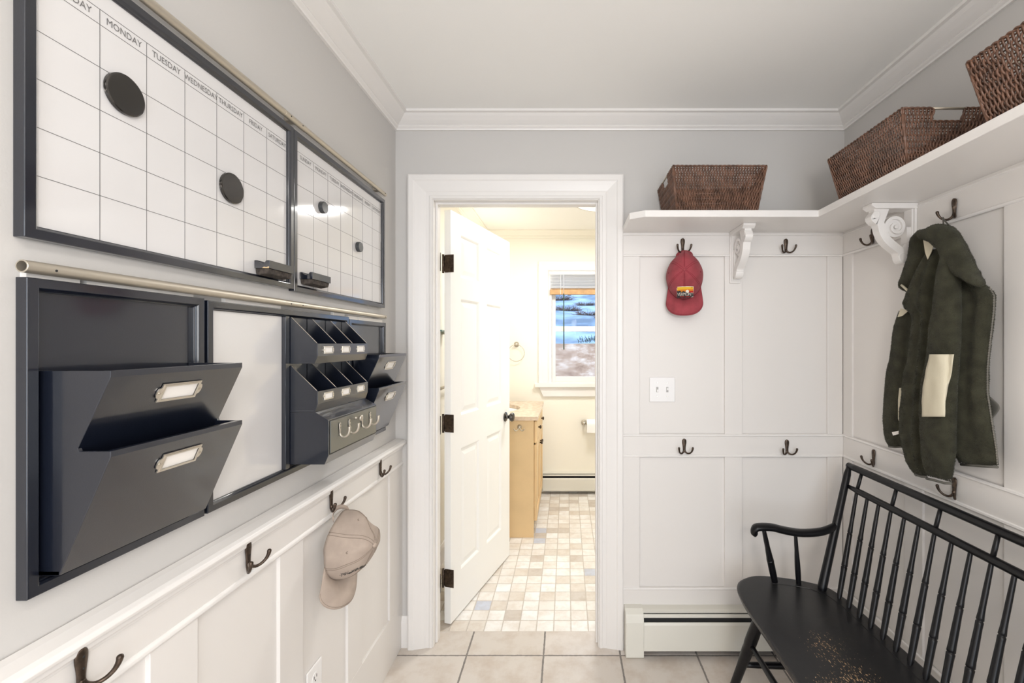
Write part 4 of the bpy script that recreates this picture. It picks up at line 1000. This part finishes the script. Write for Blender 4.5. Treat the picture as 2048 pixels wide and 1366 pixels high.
# ------------------------------------------------------------------ caps
def make_cap(label, loc, rotz, cloth, stitch, kind, seedv, tilt=0):
    r = thing('baseball_cap', label, 'cap', loc, rotz)
    r.rotation_euler = (0, tilt, rotz)
    # local: X lateral, Y out of wall, Z up; z=0 at the visor tip
    zc, a0, b0, hh = .175, .079, .108, .118
    def wr(x, y_, z): return noise.noise((x*16+seedv, y_*16, z*16))*(.0035 if kind == 'red' else .0105)+noise.noise((x*38+seedv, y_*38, z*38))*.0012
    def dome(th, t):
        c, s = math.cos(th), math.sin(th)
        g = max(0, math.cos(t*PI/2))**(.78+.62*max(0, -s)) if t < 1 else 0
        a = a0*(1-.42*max(0, s)**2.2); b = b0 if s > 0 else b0*.92
        x = a*c*g; z = zc+b*s*g-.0*t; y_ = .014+hh*(math.sin(t*PI/2)**.95)
        # crown slumps: button slightly above middle
        z += .014*math.sin(t*PI/2)
        y_ *= (1-.12*max(0, s)*g)
        w_ = wr(x, y_, z); return Vector((x*(1+w_*3), y_+w_, z+w_))
    nt_, nr_ = 72, 20
    rows = [[dome(2*PI*i/nt_, j/nr_*.995) for i in range(nt_)] for j in range(nr_+1)]
    m = MB(); vs = sum(rows, []); fs = [(j*nt_+i, j*nt_+(i+1) % nt_, (j+1)*nt_+(i+1) % nt_, (j+1)*nt_+i) for j in range(nr_) for i in range(nt_)]
    fs.append(tuple(nr_*nt_+i for i in range(nt_)))
    m.add(vs, fs); crown_ = m.build('crown', cloth, r, rel=False, smooth=True, solid=.0018)
    # seams: raised double-stitched tapes down six meridians
    m = MB()
    for k in range(6):
        th = PI/2+k*PI/3
        for dth in (-.035, .035):
            pts = []
            for j in range(25):
                t = j/24*.96; sp = dth/(max(.12, math.cos(t*PI/2)**.78))
                p = dome(th+min(.5, max(-.5, sp)), t); pts.append(p+Vector((0, .0006, 0))+Vector((p.x, 0, p.z-zc)).normalized()*.0008)
            m.tube(pts, .0009, 4)
    m.build('seam_stitching', stitch, crown_, rel=False, smooth=True)
    m = MB()
    for k in range(6):
        th = PI/2+PI/6+k*PI/3; p = dome(th, .42); q = dome(th, .40); nn_ = (p-Vector((0, .0, zc))).normalized()
        pts = [p+nn_*.001+nn_.orthogonal().normalized()*math.cos(a)*.0028+nn_.cross(nn_.orthogonal().normalized())*math.sin(a)*.0028 for a in [2*PI*i/12 for i in range(13)]]
        m.tube(pts, .0010, 5)
    m.build('eyelets', stitch, crown_, rel=False, smooth=True)
    bp_ = dome(0, .995); bp_ = Vector((0, bp_.y, zc+.014))
    MB().lathe([(-.002, .0075), (.002, .0075), (.0045, .006), (.0055, .002)], bp_, (0, 1, 0), 16).build('button', cloth, r, rel=False, smooth=True)
    # visor
    m = MB(); rows = []; nv, nu = 14, 30
    for j in range(nv+1):
        rr_ = j/nv; row = []
        for i in range(nu+1):
            s = -1+2*i/nu; th = -PI/2+s*1.12
            base = dome(th, 0.0)
            sn = math.sin(s*PI/2); tipz = .058*(1-max(0, 1-abs(sn)**2.5)**(1/2.0)); tipx = sn*.0800
            tip = Vector((tipx, .016+.030*(1-sn*sn), tipz))
            p = base.lerp(tip, rr_); p.y += .016*math.sin(rr_*PI)*(1-s*s)
            row.append(p)
        rows.append(row)
    m.grid(rows).build('visor', cloth, r, rel=False, smooth=True, solid=.003)
    m = MB()
    for q in (.97,):
        m.tube([rows[int(nv*q)][i]+Vector((0, .0018, 0)) for i in range(nu+1)], .0008, 4)
    m.tube([rows[0][i]+Vector((0, .002, -.001)) for i in range(nu+1)], .0016, 5)
    m.build('visor_stitching', stitch, r, rel=False)
    # back strap looped on the hook
    st = [Vector((math.sin(a)*.036, .002-.010*math.cos(a), zc+b0*.86+math.cos(a)*.024)) for a in [-1.9+i*3.8/16 for i in range(17)]]
    m = MB(); rws = [[p+Vector((0, 0, -.007)) for p in st], [p+Vector((0, 0, .007)) for p in st]]
    m.grid(rws).build('back_strap', cloth, r, rel=False, smooth=True, solid=.002)
    # decoration
    me = crown_.data; bvh = BVHTree.FromPolygons([v.co.copy() for v in me.vertices], [tuple(p.vertices) for p in me.polygons])
    def proj(x, z, off, rot=0):
        h_ = bvh.ray_cast(Vector((x, .4, z)), Vector((0, -1, 0)))
        if h_[0] is None: h_ = (Vector((x, .03, z)), Vector((0, 1, 0)))
        n_ = h_[1] if h_[1].y > 0 else -h_[1]
        return h_[0]+n_*off
    def patch(poly, off, mat, nm, par):
        xs = [p[0] for p in poly]; zs = [p[1] for p in poly]; nx, nz = 16, 10
        bm = bmesh.new(); f = bm.faces.new([bm.verts.new((p[0], p[1], 0)) for p in poly])
        for d, lo, hi, n in ((0, min(xs), max(xs), nx), (1, min(zs), max(zs), nz)):
            for k_ in range(1, n):
                c = lo+(hi-lo)*k_/n; pn = [0, 0, 0]; pn[d] = 1; pc_ = [0, 0, 0]; pc_[d] = c
                bmesh.ops.bisect_plane(bm, geom=bm.verts[:]+bm.edges[:]+bm.faces[:], plane_co=pc_, plane_no=pn)
        mb = MB(); bm.verts.index_update()
        mb.add([proj(v.co.x, v.co.y, off) for v in bm.verts], [tuple(v.index for v in f_.verts) for f_ in bm.faces]); bm.free()
        return mb.build(nm, mat, par, rel=False, solid=.0004)
    if kind == 'red':
        x0_, x1_, z0_, z1_ = -.0400, .0335, .0800, .1180
        x0_, x1_, z0_, z1_ = -.036, .030, .0835, .1215
        w_, h_ = x1_-x0_, z1_-z0_
        pb = patch([(x0_-.0015, z0_-.0015), (x1_+.0015, z0_-.0015), (x1_+.0015, z1_+.0015), (x0_-.0015, z1_+.0015)], .0012, M['pwhite'], 'embroidered_patch', r)
        U = lambda a, b: (x1_-a*w_, z0_+b*h_)
        patch([U(0, .35), U(1, .35), U(1, 1), U(0, 1)], .0018, M['yellow'], 'patch_sky', pb)
        patch([U(0, .3), U(1, .3), U(1, .78), U(0, .72)], .0022, M['orange'], 'patch_sky', pb)
        patch([U(.5, .3), U(1, .3), U(1, .62), U(.5, .58)], .0026, M['pred'], 'patch_sky', pb)
        patch([U(.63+.10*math.cos(a), .56+.15*math.sin(a)) for a in [2*PI*i/14 for i in range(14)]], .0030, M['pwhite'], 'patch_sun', pb)
        patch([U(0, 0), U(1, 0), U(1, .40), U(.8, .47), U(.65, .42), U(.5, .52), U(.38, .60), U(.28, .50), U(.18, .66), U(.08, .60), U(0, .68)], .0034, M['pdark'], 'patch_mountains', pb)
        m = MB(); text_mesh('VERMONT', .0165, lambda a, b: proj((x0_+x1_)/2-a, z0_+h_*.30+b, .0042), m, sx=.80); m.build('patch_lettering', M['pwhite'], pb, rel=False)
        m = MB()
        for q in range(9):
            if q == 4: continue
            a_ = .20+.068*q; c0, c1 = U(a_, .06), U(a_+.045, .13)
            m.add([proj(c0[0], c0[1], .004), proj(c1[0], c0[1], .004), proj(c1[0], c1[1], .004), proj(c0[0], c1[1], .004)], [(0, 1, 2, 3)])
        m.build('patch_underline', M['pred'], pb, rel=False)
    else:
        m = MB(); rnd = random.Random(5)
        # dark embroidered mountain-and-lettering motif, a band of irregular stitches
        for q in range(210):
            a_ = rnd.random(); x = -.016+.062*a_; zt_ = .110+.013*math.sin((1-a_)*PI*.8)+rnd.uniform(-.006, .007)*(1 if a_ > .45 else .5)
            p = proj(x, zt_, .0012); q_ = proj(x+rnd.uniform(-.003, .004), zt_+rnd.uniform(-.004, .004), .0012)
            m.tube([p, q_], .00055, 4)
        m.build('embroidered_logo', M['blackthread'], r, rel=False)
    return r
make_cap('washed red baseball cap with a mountain patch hanging on the back wall hook', (bh[0].x+.002, 1.983, onY(0, 631.5, 1.95).z), PI-.26, M['rosecloth'], M['rosedark'], 'red', 1.3)
pc = lh[2]
make_cap('beige khaki baseball cap hanging by its strap on the left rail hook', (XW+.024, pc.y-.026, .580), -PI/2-.24, M['khaki'], M['khakid'], 'khaki', 7.7, -.12)

# ------------------------------------------------------------------ jacket
jk = thing('fleece_jacket', 'dark olive fleece hooded jacket hanging on the right wall hook', 'jacket', (jacket_hook.x-.03, jacket_hook.y, .93))
def interp(pl, y):
    if y <= pl[0][1]: return pl[0][0]
    for (xa, ya), (xb, yb) in zip(pl, pl[1:]):
        if ya <= y <= yb: return xa+(xb-xa)*(y-ya)/max(1e-6, yb-ya)
    return pl[-1][0]
def drape(left, right, y0, y1, X, bulge, name, mat, parent, n=46, folds=(), lean=0, bot=None, amp=.004, seg=30, dents=()):
    "closed soft loft between two hanging edges; X is the plane of its middle, bulge its half thickness"
    secs = []
    for i in range(n+1):
        t = i/n; py = y0+(y1-y0)*t
        xl, xr = interp(left, py), interp(right, py)
        Xc = X+lean*t
        e = min(1, .10+1.9*math.sqrt(min(t, 1-t)*2.0)) if min(t, 1-t) < .14 else 1
        ring = []
        for k in range(seg):
            a = 2*PI*k/seg; u = math.cos(a); w_ = math.sin(a)
            px_ = (xl+xr)/2+(xr-xl)/2*u
            yy = py+(bot(u)*t**3 if bot else 0)
            p = onX(px_, yy, Xc)
            d = bulge*(abs(w_)**.75)*(1 if w_ > 0 else -1)*e
            fo = 0
            for fx, fw, fd in folds: fo += fd*math.exp(-((u-fx)/fw)**2)
            if w_ > 0: d += fo*e*w_
            nz_ = noise.noise((p.y*14, p.z*9, k*.0+X*20))*amp+noise.noise((p.y*40, p.z*40, X*9))*amp*.5
            p.x -= d+(nz_ if w_ > 0 else 0)
            p.y += noise.noise((p.z*18, X*50, 3.3))*amp*.5
            ring.append(p)
        secs.append(ring)
    return MB().sweep(secs).build(name, mat, parent, smooth=True, subd=1)
FL = M['fleece']
def fuzz(o, n, ln=.0026, seed_=1):
    rnd_ = random.Random(seed_); me_ = o.data; me_.calc_loop_triangles(); tr = me_.loop_triangles
    cum = []; tot = 0
    for q in tr: tot += q.area; cum.append(tot)
    import bisect
    vs_ = []; fs_ = []
    for i_ in range(n):
        q = tr[min(len(tr)-1, bisect.bisect(cum, rnd_.random()*tot))]; a_, b_, c_ = [me_.vertices[k_].co for k_ in q.vertices]
        u_, v_ = rnd_.random(), rnd_.random()
        if u_+v_ > 1: u_, v_ = 1-u_, 1-v_
        p_ = a_+(b_-a_)*u_+(c_-a_)*v_; nn_ = q.normal
        d_ = (nn_+Vector((rnd_.uniform(-.7, .7), rnd_.uniform(-.7, .7), rnd_.uniform(-1.1, .3)))).normalized()
        t1 = d_.orthogonal().normalized(); t2 = d_.cross(t1); L_ = ln*rnd_.uniform(.6, 1.3); w__ = .00075*rnd_.uniform(.7, 1.3); k0 = len(vs_); b0 = p_-nn_*.0015
        for an in (0, 2.09, 4.19): vs_.append(b0+(t1*math.cos(an)+t2*math.sin(an))*w__)
        vs_.append(b0+d_*(L_+.0015)); fs_ += [(k0, k0+1, k0+3), (k0+1, k0+2, k0+3), (k0+2, k0, k0+3)]
    mb_ = MB(); mb_.v = vs_; mb_.f = fs_; mb_.mi = [0]*len(fs_)
    f_ = mb_.build('pile', FL, o, rel=False); f_['kind'] = 'stuff'
# far front panel (leftmost)
drape([(1797, 628), (1790, 653), (1780, 717), (1774, 742), (1768, 795), (1767.5, 838), (1772, 880), (1778, 893)],
      [(1835, 625), (1838, 700), (1835, 800), (1830, 860), (1820, 893)], 622, 894, 1.222, .017, 'front_panel', FL, jk, folds=[(.3, .3, -.006)])
# body between panel and sleeve
drape([(1856, 500), (1836, 545), (1812, 590), (1804, 612), (1826, 628), (1825, 664), (1820, 720), (1812, 742), (1806, 785), (1801, 827), (1801, 859), (1806, 891), (1814, 923), (1831, 951)],
      [(1886, 500), (1884, 560), (1880, 642), (1876, 706), (1870, 806), (1864, 870), (1862, 933), (1858, 955)], 498, 952, 1.192, .024, 'body', FL, jk, folds=[(-.1, .25, -.010), (.35, .25, .010)], amp=.006)
# near sleeve with the canvas patch
slv = drape([(1888, 500), (1878, 562), (1867, 642), (1858, 706), (1848, 764), (1843, 806), (1844, 870), (1848, 934), (1853, 956)],
      [(1900, 500), (1914, 557), (1916, 621), (1915, 700), (1910, 764), (1907, 849), (1906, 912), (1902, 960)], 496, 957, 1.158, .028, 'sleeve', FL, jk, bot=lambda u: 6*u, amp=.005)
# near front panel
drape([(1908, 540), (1914, 600), (1914, 700), (1910, 764), (1908, 849), (1908, 908), (1920, 928)],
      [(1962, 566), (1980, 578), (1987, 591), (1986, 621), (1980, 674), (1975, 720), (1973.5, 742), (1973.5, 785), (1980, 827), (1987, 870), (1992.6, 902), (1995, 932)], 540, 930, 1.206, .022, 'front_panel', FL, jk, folds=[(-.55, .22, .008), (.1, .3, -.008), (.6, .25, .004)], amp=.005, bot=lambda u: 3*u)
# back pocket corner poking out near the wall
drape([(1972, 791), (1972, 836)], [(1978, 791), (2000, 812), (1999, 820), (1984, 838)], 791, 838, 1.250, .004, 'hem_corner', M['grey_trim'], jk, n=12, amp=.001)
# hood: far flap, near flap, crown
drape([(1833, 462), (1823, 479), (1818.6, 515), (1810, 542), (1801.6, 566), (1802, 577), (1816, 586)],
      [(1852, 462), (1848, 489), (1856, 512), (1836, 548), (1824, 570), (1818, 586)], 462, 584, 1.215, .020, 'hood', FL, jk, n=26, amp=.004)
def band(pts_o, pts_i, X, bulge, name, mat, parent, n=30):
    "soft roll between two picture edges given in order, both from top to bottom"
    def samp(pl, t):
        L = [0]
        for a, b in zip(pl, pl[1:]): L.append(L[-1]+math.hypot(b[0]-a[0], b[1]-a[1]))
        s = t*L[-1]
        for k in range(len(pl)-1):
            if s <= L[k+1]+1e-9:
                f = (s-L[k])/max(1e-9, L[k+1]-L[k]); return (pl[k][0]+(pl[k+1][0]-pl[k][0])*f, pl[k][1]+(pl[k+1][1]-pl[k][1])*f)
        return pl[-1]
    secs = []; seg = 24
    for i in range(n+1):
        t = i/n; o_, q_ = samp(pts_o, t), samp(pts_i, t); ring = []
        e = min(1, .25+2.4*math.sqrt(min(t, 1-t))) if min(t, 1-t) < .1 else 1
        for k in range(seg):
            a = 2*PI*k/seg; u = math.cos(a); w_ = math.sin(a)
            px_ = (o_[0]+q_[0])/2+(o_[0]-q_[0])/2*u; py_ = (o_[1]+q_[1])/2+(o_[1]-q_[1])/2*u
            p = onX(px_, py_, X); p.x -= bulge*(abs(w_)**.8)*(1 if w_ > 0 else -1)*e+noise.noise((p.y*30, p.z*30, 5))*.004
            ring.append(p)
        secs.append(ring)
    return MB().sweep(secs).build(name, mat, parent, smooth=True, subd=1)
band([(1836, 461), (1856, 457), (1876, 448), (1897, 451), (1910, 463), (1923, 488), (1937, 521), (1950, 550), (1965, 568)],
     [(1840, 480), (1850, 478), (1868, 487), (1880, 500), (1889, 516), (1901, 537), (1916, 553), (1940, 564), (1963, 575)], 1.165, .026, 'hood', FL, jk, 40)
band([(1856, 458), (1876, 447), (1898, 451), (1911, 463), (1924, 488), (1938, 521), (1952, 551)],
     [(1850, 475), (1868, 475), (1886, 480), (1898, 495), (1908, 515), (1922, 540), (1940, 558)], 1.190, .028, 'hood', FL, jk, 34)
# hood opening lining label
def flat(poly, X, name, mat, parent, th=.002):
    mb = MB(); n = len(poly); vs = [onX(a, b, X) for a, b in poly]; cc = sum(vs, Vector())/n
    vs2 = [v+Vector((th, 0, 0)) for v in vs]; mb.add(vs+vs2, [tuple(range(n)), tuple(range(2*n-1, n-1, -1))]+[(i, (i+1) % n, n+(i+1) % n, n+i) for i in range(n)])
    return mb.build(name, mat, parent)
flat([(1846, 478), (1870, 480), (1862, 505), (1855, 519), (1850, 505)], 1.178, 'neck_lining', M['canvas'], jk)
flat([(1795, 634), (1801, 617), (1806, 618), (1816, 622), (1804, 632)], 1.203, 'pocket_corner', M['canvas'], jk)
flat([(1798.4, 776), (1809, 775), (1806, 800), (1802, 827), (1801, 850), (1796, 838), (1796, 800)], 1.2005, 'elbow_patch', M['canvas'], jk)
flat([(1783.5, 864.5), (1800, 861), (1801, 867), (1786, 871)], 1.202, 'care_tag', M['paper'], jk)
# canvas patch wraps the sleeve: project on it
me = slv.data; off_ = WL[jk]
bvh = BVHTree.FromPolygons([v.co+off_ for v in me.vertices], [tuple(p.vertices) for p in me.polygons])
cw = Vector((0, 0, H)); rows = []
Lp = [(1859, 708.5), (1853, 735), (1846, 774), (1844, 800), (1844, 834)]; Rp = [(1907.7, 708.5), (1903.5, 742), (1896, 775), (1890.7, 802), (1889.7, 833)]
for i in range(25):
    py_ = 708.5+i*(833.5-708.5)/24; row = []
    for k in range(13):
        a = interp(Lp, py_); b_ = interp(Rp, py_); px_ = a+(b_-a)*k/12
        tgt = onX(px_, py_, 1.14); h_ = bvh.ray_cast(Vector((.9, tgt.y, tgt.z)), Vector((1, 0, 0)))
        hx2 = h_[0].x if h_[0] is not None else 1.142
        hx2 = min(hx2, 1.146)
        q = onX(px_, py_, hx2-.006)
        row.append(q+Vector((noise.noise((q.y*30, q.z*25, 2))*.002, 0, 0)))
    rows.append(row)
MB().grid(rows).build('elbow_patch', M['canvas'], jk, smooth=True, solid=.0015)
for o_ in [q for q in jk.children if q.material_slots and q.material_slots[0].material == FL]:
    me_ = o_.data; A_r = sum(p_.area for p_ in me_.polygons); fuzz(o_, int(A_r*150000), seed_=len(me_.polygons))
# zipper teeth down the near edge, binding at the hems
m = MB(); zl = [(1966, 574), (1981, 579), (1988, 592), (1987, 621), (1981, 674), (1976, 720), (1974.5, 742), (1974.5, 785), (1981, 827), (1988, 870), (1993.5, 902), (1996, 930)]
for i in range(110):
    py_ = 576+i*(930-576)/110; p = onX(interp(zl[1:], py_), py_, 1.206); m.box(p.x-.0020, p.x+.0020, p.y-.0016, p.y+.0016, p.z-.0009, p.z+.0009)
m.build('zipper', M['nickel'], jk)
m = MB(); m.tube([onX(*q, 1.206) for q in zl], .0022, 6); m.build('zipper_tape', M['grey_trim'], jk, smooth=True)
for pts_, X in (([(1922, 929), (1950, 931), (1975, 933), (1995, 934)], 1.204), ([(1853, 957), (1870, 961), (1888, 966), (1902, 967)], 1.150), ([(1831, 949), (1842, 953), (1853, 954)], 1.185), ([(1778, 893), (1790, 894), (1806, 893)], 1.222)):
    MB().tube([onX(*q, X) for q in pts_], .004, 8).build('hem_binding', M['grey_trim'], jk, smooth=True)
m = MB(); m.tube([onX(1803, 570, 1.196), onX(1812, 578, 1.196), onX(1818, 584, 1.196)], .004, 6); m.build('hem_binding', M['canvas'], jk, smooth=True)
# hanging loop over the hook prong
a = onX(1888, 456, 1.20); t_ = Vector((jacket_hook.x-.022, jacket_hook.y+.022, jacket_hook.z-.0655+.006)); b_ = onX(1905, 458, 1.20)
MB().tube(smooth2([tuple(a), tuple(a.lerp(t_, .8)), tuple(t_+Vector((0, 0, .004))), tuple(b_.lerp(t_, .8)), tuple(b_)], 4), .0022, 6).build('hanging_loop', M['grey_trim'], jk, smooth=True)

# ------------------------------------------------------------------ bench
bn = thing('spindle_bench', 'long black spindle-back wooden bench with worn seat, against the right wall', 'bench', (.86, .92, 0))
YC = .92
zs_ = .44
far = [(.655, 1.25), (.6545, 1.50), (.655, 1.628), (.662, 1.70), (.675, 1.742), (.704, 1.782), (.759, 1.812), (.814, 1.815), (.878, 1.803), (.939, 1.784), (.993, 1.757), (1.023, 1.738), (1.040, 1.696), (1.050, 1.651), (1.055, 1.618), (1.058, 1.45), (1.059, 1.25)]
far = smooth2(far, 3)
ol = far+[(x, 2*YC-y) for x, y in reversed(far)]
secs = []
for z, ins in ((zs_-.040, .022), (zs_-.030, .008), (zs_-.014, .001), (zs_-.005, .0), (zs_-.001, .004), (zs_, .010)):
    cx_, cy_ = .857, YC
    ring = []
    for x, y in ol:
        ring.append(Vector((x+(ins if x < cx_ else -ins)*min(1, abs(x-cx_)/.15), y-(ins if y > cy_ else -ins)*min(1, max(0, abs(y-cy_)-.70)/.15), z)))
    secs.append(ring)
MB().sweep(secs).build('seat', M['seat'], bn, smooth=True, auto=.7)
def spind(p, q, r0, rings, mb, taper=.72):
    p, q = Vector(p), Vector(q); pts = []; rr = []
    N = 40
    ts = sorted(set([i/N for i in range(N+1)]+[x+d for x in rings for d in (-.006, -.003, .003, .006)]))
    for t in ts:
        base = r0*(taper+(1-taper)*math.sin(PI*min(1, t*1.25+.12)) if t < .8 else taper*(1-.18*(t-.8)/.2))
        g = 0
        for x in rings:
            d = abs(t-x)
            if d < .0040: g = -.0006
            elif d < .05: g = max(g, .0010*(1-d/.05))
        if t < .03: base *= .72
        pts.append(p.lerp(q, t)); rr.append(base+g)
    mb.tube(pts, rr, 12)
bases = [1.650-.0567*i for i in range(13)]
tops = [1.762-.0622*i for i in range(13)]
ZM, ZCR = .806, .878
for i in range(13):
    yb_, yt_ = bases[i], tops[i]
    for mir in (0, 1):
        A = Vector((1.020, yb_, zs_-.01)); B = Vector((1.163, yt_, ZM))
        if mir: A.y = 2*YC-A.y; B.y = 2*YC-B.y
        ext = (i % 3 == 0)
        m = MB(); spind(A, B, .0098, (.30, .60), m)
        if ext:
            Cc = Vector((1.187, B.y+(.006 if not mir else -.006), ZCR)); m.tube([B, B.lerp(Cc, .5), Cc], [.0066, .0066, .0060], 12)
        m.build('spindle', M['bench'], bn, smooth=True)
def rail(y0, z0, y1, z1, X, r_, nm, point=False):
    m = MB(); pts = []; rr = []
    for i in range(41):
        t = i/40; pts.append((X, y0+(y1-y0)*t, z0+(z1-z0)*t+.006*math.sin(PI*t)*0)); e = min(t, 1-t)
        rr.append(r_*(.55+.45*min(1, e*22)) if point else r_)
    m.tube(pts, rr, 16); return m.build(nm, M['bench'], bn, smooth=True)
ye = 1.855
rail(ye, ZCR+.003, 2*YC-ye, ZCR+.003, 1.190, .0135, 'crest_rail')
rail(1.825, ZM, 2*YC-1.825, ZM, 1.163, .0125, 'lower_back_rail', True)
for mir in (0, 1):
    my = (lambda y: 2*YC-y) if mir else (lambda y: y)
    P0, P1 = Vector((.987, my(1.7067), zs_-.012)), Vector((1.190, my(1.850), ZCR+.010))
    m = MB(); n = 24
    m.tube([P0.lerp(P1, t/n) for t in range(n+1)], [.0105]+[.0168-.0035*(t/n)-(.0 if t < n-1 else .003) for t in range(1, n+1)], 16); m.build('post', M['bench'], bn, smooth=True)
    # arm
    J = P0.lerp(P1, .50)
    pth = smooth2([(J.x, J.y, J.z), (J.x-.07, my(1.757), J.z-.013), (J.x-.15, my(1.756), J.z-.018), (J.x-.22, my(1.752), J.z-.006), (J.x-.275, my(1.748), J.z+.008), (.758, my(1.744), J.z+.010), (.744, my(1.742), J.z+.000), (.743, my(1.742), J.z-.012), (.750, my(1.742), J.z-.018)], 4)
    secs = []
    n = len(pth)
    for i, p in enumerate(pth):
        p = Vector(p); t1 = Vector(pth[min(i+1, n-1)])-Vector(pth[max(i-1, 0)]); t1.normalize(); up_ = Vector((0, 1, 0)); nrm = t1.cross(up_).normalized()
        f = i/(n-1); hw = .013+.012*math.sin(PI*min(1, f*1.15)); hh_ = .0155-.003*f
        if f > .9: hh_ *= .9; hw *= .9
        secs.append([p+up_*math.cos(2*PI*k/16)*hw+nrm*math.sin(2*PI*k/16)*hh_ for k in range(16)])
    MB().sweep(secs).build('arm_rest', M['bench'], bn, smooth=True)
    m = MB(); spind((.838, my(1.766), zs_-.01), (.785, my(1.750), J.z-.004), .0135, (.45,), m); m.build('arm_spindle', M['bench'], bn, smooth=True)
    m = MB(); spind((.925, my(1.752), zs_-.01), (.912, my(1.752), J.z-.024), .0105, (), m); m.build('arm_spindle', M['bench'], bn, smooth=True)
    # legs and stretchers
    L1a, L1b = Vector((.715, my(1.612), zs_-.030)), Vector((.655, my(1.752), 0))
    L2a, L2b = Vector((1.000, my(1.600), zs_-.030)), Vector((1.080, my(1.740), 0))
    for a_, b_ in ((L1a, L1b), (L2a, L2b)):
        m = MB(); n = 30
        m.tube([a_.lerp(b_, t/n) for t in range(n+1)], [.0175+.0045*math.sin(PI*min(1, t/n*1.6))-(.0015 if abs(t-12) < 1 else 0)-.004*max(0, t/n-.6) for t in range(n+1)], 14); m.build('leg', M['bench'], bn, smooth=True)
    s1, s2 = L1a.lerp(L1b, .62), L2a.lerp(L2b, .62)
    m = MB(); m.tube([s1.lerp(s2, t/10) for t in range(11)], [.009+.004*math.sin(PI*t/10) for t in range(11)], 12); m.build('side_stretcher', M['bench'], bn, smooth=True)
for a_, b_, X in ((Vector((.715, 1.612, zs_-.03)), Vector((.655, 1.752, 0)), 0), (Vector((1.0, 1.6, zs_-.03)), Vector((1.08, 1.74, 0)), 1)):
    p = a_.lerp(b_, .36); q = Vector((p.x, YC, p.z)); q2 = Vector((p.x, 2*YC-p.y, p.z))
    m = MB(); m.tube([p.lerp(q2, t/24) for t in range(25)], [.0085+.0035*math.sin(PI*((t % 12)/12)) for t in range(25)], 12); m.build('long_stretcher', M['bench'], bn, smooth=True)
# middle legs
for X0, X1 in ((.715, .66), (1.0, 1.07)):
    m = MB(); m.tube([(X0, YC, zs_-.03), (X1, YC, 0)], [.018, .016], 14); m.build('leg', M['bench'], bn, smooth=True)
# raised gutter line across the back of the seat
m = MB(); m.tube([(1.004, 2*YC-1.68, zs_+.0002), (1.004, 1.60, zs_+.0002), (.99, 1.665, zs_+.0002), (.95, 1.715, zs_+.0002), (.88, 1.742, zs_+.0002), (.82, 1.752, zs_+.0002)], .0012, 6); m.build('seat_groove', M['bench'], bn)
